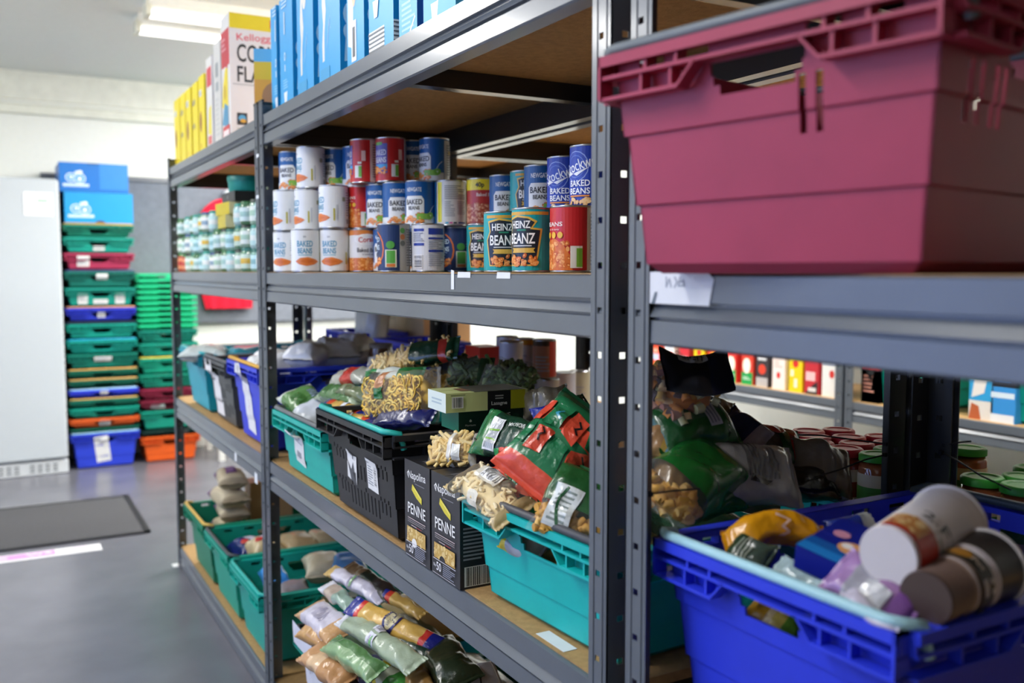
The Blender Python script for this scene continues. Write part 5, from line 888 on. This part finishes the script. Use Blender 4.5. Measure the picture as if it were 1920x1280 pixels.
# ---------------------------------------------------------------- jars on the far middle shelf
GJ = 'sauce jars on the far middle shelf'; rnd = random.Random(5)
PJ = [('#4d7a4e', '#2e6b3c', ('#cfe0dc', '#9cc0b8')), ('#7fae9c', '#14695c', ('#bfe0e4', '#8ab8b8')), ('#93b39a', '#23332c', ('#dfe6dc', '#a8c8b0')), ('#a9c6c4', '#1f8a7a', ('#b8d8d4', '#dfe4dc')), ('#b8402c', '#3c7a40', ('#dc8a5a', '#c0402c')), ('#8fa98c', '#33507a', ('#e6e8e0', '#8aa0b0')), ('#5f8f70', '#1d6f66', ('#c8dcc8', '#d9b23c'))]
QN = ['green lidded jar of pesto', 'teal lidded jar of sauce', 'black lidded pale jar', 'teal topped jar with aqua label', 'jar of red sauce with green lid', 'navy lidded jar with white label', 'dark teal lidded jar']
cols_ = [(4.24, .745, [4, 2, 0]), (4.16, .75, [4, 0]), (4.07, .745, [2, 5, 3]), (3.98, .75, [6, 3, 0, 2]), (3.89, .745, [0, 1, 3, 5]), (3.80, .75, [1, 3, 6, 2]), (3.71, .745, [3, 6, 5, 0]), (3.60, .75, [5, 1, 3, 1]), (3.50, .745, [2, 0]), (3.40, .75, [0, 2]), (3.30, .745, [3, 1]), (3.19, .75, [2, 6, 3, 1]), (3.08, .745, [6, 2, 0, 3]), (2.97, .75, [1, 3, 2]), (2.88, .745, [3, 0, 1]),
         (4.02, .83, [0, 1, 2]), (3.84, .83, [6, 0, 1, 3]), (3.66, .83, [1, 2, 3, 6]), (3.46, .83, [0, 3, 1]), (3.34, .83, [1, 6, 0, 1]), (3.20, .84, [3, 1, 6, 0]), (3.04, .84, [2, 0, 1, 3])]
od = ['first', 'second', 'third', 'fourth', 'fifth', 'sixth', 'seventh', 'eighth', 'ninth', 'tenth', 'eleventh', 'twelfth', 'thirteenth', 'fourteenth', 'fifteenth', 'rear first', 'rear second', 'rear third', 'rear fourth', 'rear fifth', 'rear sixth', 'rear seventh']
for i, (y, x, ks) in enumerate(cols_):
    z = ZM+.0004
    for j, k in enumerate(ks[:3]):
        h = [.079, .072, .075][(i+j) % 3]; bd, ld, lb = PJ[k]
        jar('%s, %s layer, %s column from the far post' % (QN[k], ['bottom', 'second', 'third', 'top'][j], od[i]), (x, y, z), (.031), h, bd, ld, lb, GJ); z += h+.0006
for i, (y, z, s_) in enumerate([(3.43, .079+.076, (.12, .16, .045)), (3.42, .079+.076+.046, (.12, .18, .042))]):
    carton('sauce_carton', 'yellow carton on the jars, %s of two' % ['lower', 'upper'][i], 'box', GJ, (.79, y, ZM+z+.001), .05*(i*2-1), s_, {'*': '#d8c40e', '-x': '#c4b00a', '-y': '#e9e2b0'}, {'-x': [('r', 0, 30, 0, 60, '#e3dcae')]} if 0 else {}, i)
carton('sauce_carton', 'black sleeve carton lying on the yellow cartons', 'box', GJ, (.80, 3.41, ZM+.246), 0, (.10, .20, .035), {'*': '#26282a'}, {'-x': [('e', 90, 18, 6, 8, '#8a8a88')]})
t = empty('spice_tub', (.815, 3.38, ZM+.282)); b = MB(); b.lathe([(.066, 0), (.068, .003), (.07, .04)], 28, '#128a80', caps=(True, False)); b.build('tub_body', 'plastic', t); b = MB(); b.lathe([(.072, .034), (.073, .05), (.07, .054), (.06, .053)], 28, '#0f7a70'); b.build('lid', 'plastic', t)
tag(t, 'wide teal tub with a leaf on it, on top of the black sleeve carton', 'tub', GJ)
# ---------------------------------------------------------------- far lower shelf: what lies in and behind the crates
GW = 'white carrier bags in the blue crate'
for i, (x, y, z, l, w_, t_) in enumerate([(.80, 3.0, 1.02, .18, .13, .09), (.90, 2.96, 1.05, .15, .12, .10), (1.0, 3.02, 1.05, .2, .15, .11), (1.08, 3.04, 1.06, .12, .13, .11), (.84, 3.12, 1.01, .2, .14, .10)]):
    lump('crumpled white carrier bag, %s in the blue tea crate' % ['front one', 'one by the black post', 'tallest middle one', 'one next to the tin', 'one at the far side'][i], x, y, z, l, w_, t_, lambda u, v, t: '#e4e5e4', 170+i, 40*i, GW, 'carrier_bag', wr=.016)
lump('cream lump of wrapping under the carrier bags of the blue crate', .95, 3.036, .90, .24, .26, .14, '#c9c4b6', 176, 90, GW, 'carrier_bag')
lump('pale bag draped over the rim of the cyan crate', .74, 3.86, 1.0, .24, .18, .07, lambda u, v, t: '#c9d4d2', 177, 75, GW, 'carrier_bag', wr=.012)
lump('teal crate lining bag inside the cyan crate', .95, 3.92, .96, .28, .26, .12, '#2a8fa6', 178, 90, GW, 'carrier_bag')
lump('grey bundle inside the black crate on the far lower shelf', .95, 3.47, .95, .26, .26, .12, '#7d8286', 179, 90, GW, 'carrier_bag')
t = jar('brown tin with a white label standing among the white carrier bags', (1.13, 2.92, .93), .042, .16, '#6a4a34', '#8a8078', ('#dcdcd8', '#c9c9c4'), 'tins and tubs in the blue crate', 'food_tin', 'tin')
t = jar('navy tub with a pale yellow lid among the white carrier bags', (1.02, 3.10, .97), .06, .12, '#1f2c58', '#e6e2a8', None, 'tins and tubs in the blue crate', 'food_tub', 'tub')
lump('white carrier bag hanging near the black post above the far crates', 1.42, 3.75, 1.16, .3, .16, .12, lambda u, v, t: '#dfe0dc', 180, 88, 'loose wrapping', 'carrier_bag').rotation_euler = (0, math.radians(-82), math.radians(20))
# ---------------------------------------------------------------- row behind: jars, tins, boxes
GL = 'jars with red lids'; GG = 'jars with green lids'
def settle(pts, dmin, lo, hi, n=60):
    for _ in range(n):
        for i in range(len(pts)):
            for j in range(i):
                a, c = pts[i], pts[j]; dx, dy = a[0]-c[0], a[1]-c[1]; d = math.hypot(dx, dy) or 1e-4
                if d < dmin: m_ = (dmin-d)/2/d; a[0] += dx*m_; a[1] += dy*m_; c[0] -= dx*m_; c[1] -= dy*m_
        for p in pts: p[0] = min(max(p[0], lo[0]), hi[0]); p[1] = min(max(p[1], lo[1]), hi[1])
HJ = .128; ord_ = od[:15]+['sixteenth', 'seventeenth', 'eighteenth', 'nineteenth', 'twentieth']
RL = [(1539, 814), (1589, 823), (1628, 832), (1543, 831), (1593, 840), (1519, 835), (1572, 852), (1640, 822), (1560, 806)]
GRL = [(1637, 850), (1622, 864), (1645, 877), (1627, 889), (1603, 877), (1612, 897), (1496, 820), (1787, 875), (1819, 888), (1849, 875), (1884, 899), (1902, 886), (1866, 907), (1920, 872), (1800, 862), (1840, 858), (1893, 862)]
pts = [[*atZ(x, y, Z2+HJ)[:2], 'r'] for x, y in RL]+[[*atZ(x, y, Z2+HJ)[:2], 'g'] for x, y in GRL]
settle(pts, .0665, (X2+.055, -.6), (X2+D2-.06, 3))
pts = [p for p in pts if not (.90 < p[1] < 1.05)] + [[p[0], p[1]+(.07 if p[1] > .975 else -.075), p[2]] for p in pts if .90 < p[1] < 1.05]
settle([p for p in pts if p[1] > .975], .0665, (X2+.055, 1.045), (X2+D2-.06, 3)); settle([p for p in pts if p[1] < .975], .0665, (X2+.055, -.6), (X2+D2-.06, .905))
pts.sort(key=lambda p: (p[2], -p[1], p[0]))
ng = sum(p[2] == 'g' for p in pts)
for i, (x, y, k) in enumerate(pts):
    jar('glass jar with red lid left of the black post, %s from the far end' % od[i-ng] if k == 'r' else 'glass jar with green lid, %s from the far end' % ord_[i], (x, y, Z2+.0004), .033, HJ, '#a8402c' if k == 'r' else '#a8603c', '#d32f3a' if k == 'r' else '#3fa83c', ('#d9c9a8', '#a83c2c' if k == 'r' else '#4c8a3c'), GL if k == 'r' else GG, lidh=.013, lr=.0325)
GT = 'plain tins on the row behind'
def ptin(label, loc, r, h, body, top=None, side=None):
    t = empty('food_tin', loc); b = MB(); b.lathe([(r-.002, 0), (r, .002), (r-.0006, .005), (r-.0006, h-.005), (r, h-.002), (r-.002, h), (r-.004, h-.003)], 24, '#b4b6b8'); b.build('tin_body', 'tin', t)
    b = MB(); it = [('r', -r*3141, r*3141, 4, h*1000-4, body)]
    if top: it.append(('r', -r*3141, r*3141, h*1000-20, h*1000-4, top))
    if side: it.append(('r', r*200, r*3141, 6, h*1000-6, side))
    it += [('l', -r*1100, r*200, 20, h*600, 5, '#9a9aa6')]
    put(b, it, lambda u, v, d: ((r+d)*math.sin(u/r), -(r+d)*math.cos(u/r), v), .006); b.build('label', 'label', t); t.rotation_euler.z = -YAW*.6
    return tag(t, label, 'tin', GT)
tl = [(924, 641, 1, '#b9b6c6', None, None, 'lilac white tin, leftmost of the upper row'), (951, 630, 1, '#d0cfd8', None, None, 'pale tin behind the leftmost upper one'), (981, 634, 1, '#cbc9c8', '#e0a02c', None, 'white tin with an orange band round its top'), (1021, 636, 1, '#a8705c', '#3a2620', '#d03a2a', 'brown and red tin, rightmost of the upper row'),
      (1018, 697, 0, '#c2bdd4', '#5a4f86', None, 'white tin with a purple band in the lower row'), (1057, 697, 0, '#c4c4d4', None, None, 'lilac white tin in the lower row'), (1087, 694, 0, '#b4b09c', None, None, 'beige tin at the right of the lower row'), (985, 700, 0, '#c9c6c4', None, None, 'white tin under the orange banded one'), (930, 702, 0, '#b9b9c4', None, None, 'white tin under the leftmost one'), (955, 704, 0, '#c2c2c8', None, None, 'white tin in the lower row, second from its left end')]
tp = []
for x, y, t_, bd, tp_, sd, lb in tl:
    p = atZ(x, y, Z2+.12*(t_+1)); tp.append([p.x, p.y, t_, bd, tp_, sd, lb])
for k in (0, 1): settle([p for p in tp if p[2] == k], .075, (X2+.06, 1.1), (X2+D2-.06, 2.7))
for a in [p for p in tp if p[2] == 1]:
    q = min((p for p in tp if p[2] == 0), key=lambda p: math.hypot(p[0]-a[0], p[1]-a[1])); 
    if math.hypot(q[0]-a[0], q[1]-a[1]) > .03: tp.append([a[0]+.001, a[1], 0, '#c4c4ca', None, None, 'plain white tin standing under the %s' % a[6].replace('tin, ', '').replace('tin ', '')[:60].rsplit(' ', 1)[0]])
settle([p for p in tp if p[2] == 0], .0745, (X2+.06, 1.1), (X2+D2-.06, 2.7), 25)
for x, y, t_, bd, tp_, sd, lb in tp: ptin(lb, (x, y, Z2+.0004+.1206*t_), .036, .12, bd, tp_, sd)
for i, px in enumerate((712, 738, 764, 790, 816)):
    p = atX(px, 640, 1.62); jar('jar of dark red sauce behind the pasta, %s in its row' % ['leftmost', 'second from the left', 'middle one', 'fourth from the left', 'rightmost'][i], (1.62, p.y if p.y < 2.72 or p.y > 2.83 else (2.70 if p.y < 2.775 else 2.84), Z2+.0004), .045, .15, '#6e1a20', '#c9c4bc', None, 'dark red jars on the row behind')
carton('stock_carton', 'small bright red carton on the row behind, left of the white tins', 'box', 'boxes on the row behind', (1.38, 2.66, Z2+.0004), 0, (.08, .10, .21), {'*': '#d63a2a', '+z': '#e0503c'}, {'-x': [('r', 10, 90, 90, 130, '#efe2d8'), ('e', 50, 60, 24, 20, '#e8a060')]})
carton('cardboard_box', 'large tan cardboard box on the row behind the far crates', 'box', 'boxes on the row behind', (1.70, 3.92, Z2+.0004), 0, (.22, .62, .36), {'*': '#d8b184', '-y': '#cfa678', '+z': '#c99c6c'}, {'-x': [('l', 60, 300, 230, 260, 2, '#a8865e'), ('r', 300, 304, 0, 360, '#b98f62')]})
crate('blue crate on the row behind in front of the cardboard box, near end', (1.34, 3.30, Z2+.0004), .38, .2, .185, '#3a42d8', None, group='blue crates on the row behind')
crate('blue crate on the row behind in front of the cardboard box, far end', (1.34, 3.90, Z2+.0004), .38, .2, .19, '#3a42d8', None, group='blue crates on the row behind')
# ---------------------------------------------------------------- shelves across the rear aisle
GC = 'tomato and juice cartons across the rear aisle'
TC = [('#d8362c', [('r', 0, 75, 60, 100, '#e8847a'), ('e', 38, 130, 22, 22, '#f0a030')], 'red carton with an orange disc'), ('#d6342c', [('r', 0, 75, 0, 62, '#16964a'), ('e', 38, 92, 30, 40, '#eef0d8'), ('l', 10, 65, 22, 44, 2, '#d8f0dc')], 'red and green carton with a cream oval'), ('#d8402e', [('r', 0, 75, 0, 60, '#189a4c'), ('e', 34, 92, 26, 38, '#f0f2dc'), ('l', 10, 65, 22, 40, 2, '#d8f0dc')], 'red green carton with a smaller oval'), ('#3a3438', [('e', 38, 84, 24, 24, '#e0442c'), ('r', 0, 75, 0, 44, '#b4b0b0'), ('r', 10, 65, 126, 146, '#c9c9cc')], 'black carton with red tomatoes'),
      ('#f0e2dc', [('e', 38, 66, 12, 16, '#d8302c'), ('l', 12, 62, 100, 140, 3, '#e8b4ac')], 'cream carton with one red tomato'), ('#e8cf18', [('e', 38, 130, 18, 20, '#d8302c'), ('r', 30, 50, 20, 60, '#f0eed8'), ('r', 8, 28, 70, 100, '#f4f0c8')], 'yellow carton with a red tomato'), ('#c4303a', [('r', 6, 60, 60, 100, '#f0c0c0'), ('p', [(0, 0), (75, 0), (75, 60), (50, 46)], '#3a2c30'), ('r', 20, 66, 12, 30, '#d8d8d8')], 'crimson carton with a black corner'), ('#eceae6', [('e', 54, 100, 14, 18, '#d83a34'), ('r', 0, 75, 140, 165, '#b4bccc')], 'white carton with a red spot'), ('#e0502e', [('r', 0, 75, 62, 96, '#b8c8e6'), ('r', 10, 65, 104, 124, '#f0a890'), ('e', 40, 30, 26, 18, '#f0a050')], 'orange carton with a pale blue band')]
TU = [('#e0d8a0', 'pale green'), ('#e07a5a', 'salmon'), ('#e2cf5a', 'lemon'), ('#e8e6b8', 'cream and lime'), ('#f0e23c', 'yellow and white'), ('#d8dc8a', 'lime'), ('#c9d4ea', 'sky blue and orange'), ('#e0502e', 'orange red')]
k = 0
for i, px in enumerate([1235, 1262, 1290, 1318, 1345, 1378, 1409, 1437, 1468, 1500, 1530, 1563]):
    p = atX(px, 700, X3+.06); c_, a_, nm = TC[i % 9] if i >= 5 else TC[(i*2+3) % 9]; c_, a_, nm = TC[(i-4) % 9] if i >= 4 else TC[(8-i) % 9]
    wd = 'across the rear aisle, %s from far end' % od[i]
    if p.y < 2.84: p.y = 2.84
    carton('juice_carton', nm+' '+wd, 'carton', GC, (X3+.07, p.y, .78+.0004), 0, (.075, .078, .165+.02*(i % 3 == 1)), {'*': c_, '-y': c_}, {'-x': a_}, i)
    c2, n2 = TU[i % 8]; h1 = .165+.02*(i % 3 == 1)
    carton('juice_carton', '%s carton in the upper layer, %s from far end' % (n2, od[i]), 'carton', GC, (X3+.07, p.y, .78+.001+h1), 0, (.07, .076, .13), {'*': c2, '-y': '#e6e4d6'}, {'-x': [('r', 12, 60, 50, 90, '#f2f0e4'), ('e', 36, 24, 20, 14, '#e8b44a' if i % 2 else '#d86a4a'), ('r', 46, 70, 0, 130, '#f0f0ea') if i % 3 == 0 else ('r', 0, 70, 110, 130, '#d8dc6a')]}, i)
for i, (px, cl, nm, h) in enumerate([(1612, '#b8302c', 'dark red carton left of the teal crate behind the posts', .17), (1634, '#5c6c7c', 'grey blue carton with a dark notch beside the teal crate', .14)]):
    p = atX(px, 720, X3+.07); carton('juice_carton', nm, 'carton', GC, (X3+.09, min(p.y, 2.66), .78+.0004), 0, (.10, .085, h), {'*': cl}, {'-x': [('p', [(20, h*1000), (44, h*600), (68, h*1000)], '#23262a')] if i else [('l', 10, 70, 40, 120, 5, '#e0a090')]}, i)
for i, (px, X, L, H, lb) in enumerate([(1668, X3+.05, .40, .25, 'teal crate with a white label on the rear aisle shelf'), (1800, X3+.04, .36, .24, 'teal crate right of the black rear post on the rear aisle shelf')]):
    p = atX(px, 720, X); crate(lb, (X, p.y-(.03 if i == 0 else .20), .78+.0004), L, .42, H, '#14ad98', None, group='teal crates across the rear aisle', papers=[(.13, .12, .08, .12, 0, [('l', -30, 30, -40, 40, 5, '#b8b4c8')])] if i == 0 else ())
for i, (px, z, nm, c_, a_) in enumerate([(1848, 0, 'white and blue carton with an orange fox red base, lower left', '#e2ddd6', [('r', 0, 90, 70, 150, '#2f9ed6'), ('p', [(0, 0), (50, 0), (40, 50), (10, 60)], '#b8603a'), ('p', [(10, 80), (60, 100), (70, 150), (20, 150)], '#e8e2dc')]), (1890, 0, 'bright blue carton, lower right', '#3a92d8', [('r', 0, 90, 0, 30, '#e6eaf0'), ('r', 0, 90, 90, 110, '#d8e6f2')]), (1890, 1, 'black and white carton on the bright blue one', '#23252b', [('e', 45, 70, 30, 26, '#e6e6e8'), ('r', 14, 76, 20, 34, '#2f86c8')]), (1895, 2, 'small black carton topmost of the right stack', '#1c1d20', [('r', 14, 76, 30, 44, '#d8d8da'), ('l', 14, 76, 50, 70, 2, '#9a9a9c')])]):
    p = atX(px, 760, X3+.06); carton('tea_carton', nm, 'carton', 'tea and milk cartons across the rear aisle', (X3+.09, p.y, .78+.0004+(0 if z == 0 else (.131 if z == 1 else .252))), 0, (.12, .095, .15 if z == 0 and i == 0 else (.13 if z == 0 else (.12 if z == 1 else .09))), {'*': c_}, {'-x': a_}, i)
crate('teal crate with a clear wrapper on the low shelf across the rear aisle', (X3+.05, 3.05, .2004), .40, .42, .24, '#0f8f80', None, group='teal crates across the rear aisle')
lump('clear wrapper with pink print filling the low teal crate across the rear aisle', X3+.24, 3.05, .45, .36, .34, .12, lambda u, v, t: '#cfd8d4' if u < .3 else '#d89aa8', 190, 90, 'loose wrapping', 'wrapper')
crate('dark teal crate on the low shelf beyond the black rear post', (X3+.05, 2.35, .2004), .40, .42, .24, '#0c7a6c', None, group='teal crates across the rear aisle')
lump('white sheeted bundle on the low shelf at the far end across the rear aisle', X3+.22, 3.75, .36, .5, .4, .30, '#c9c8c2', 191, 90, 'loose wrapping', 'wrapper', 'cloth')
# ---------------------------------------------------------------- cable ties on the rear posts
def tie(label, pts):
    b = MB(); b.tube(pts, .0014, '#141416', 6); q = Vector(pts[0]); b.box(q.x-.004, q.x+.004, q.y-.003, q.y+.003, q.z-.003, q.z+.003, '#141416'); tag(b.build('cable_tie', 'rubber'), label, 'cable tie', 'black cable ties on the rear posts')
XP = XS+DEP+.002
for lab, q in [('long black cable tie tail pointing from the rear post over the red lids', [(1662, 832, 1.53), (1600, 824, 1.56), (1540, 816, 1.58), (1495, 815, 1.60)]), ('black cable tie tail sagging from the rear post over the grey packet', [(1660, 852, 1.52), (1620, 862, 1.50), (1575, 880, 1.47), (1528, 894, 1.44)]), ('short black cable tie tail pointing right from the rear post', [(1772, 834, 1.45), (1800, 829, 1.42), (1820, 827, 1.40)]), ('black cable tie tail hanging over the green lids right of the post', [(1765, 848, 1.45), (1790, 860, 1.42), (1840, 892, 1.38), (1896, 918, 1.34)]), ('black cable tie tail across the green bag beside the grey post', [(1218, 926, 1.16), (1260, 920, 1.2), (1312, 916, 1.24)])]:
    tie(lab, [P(*k) for k in q])
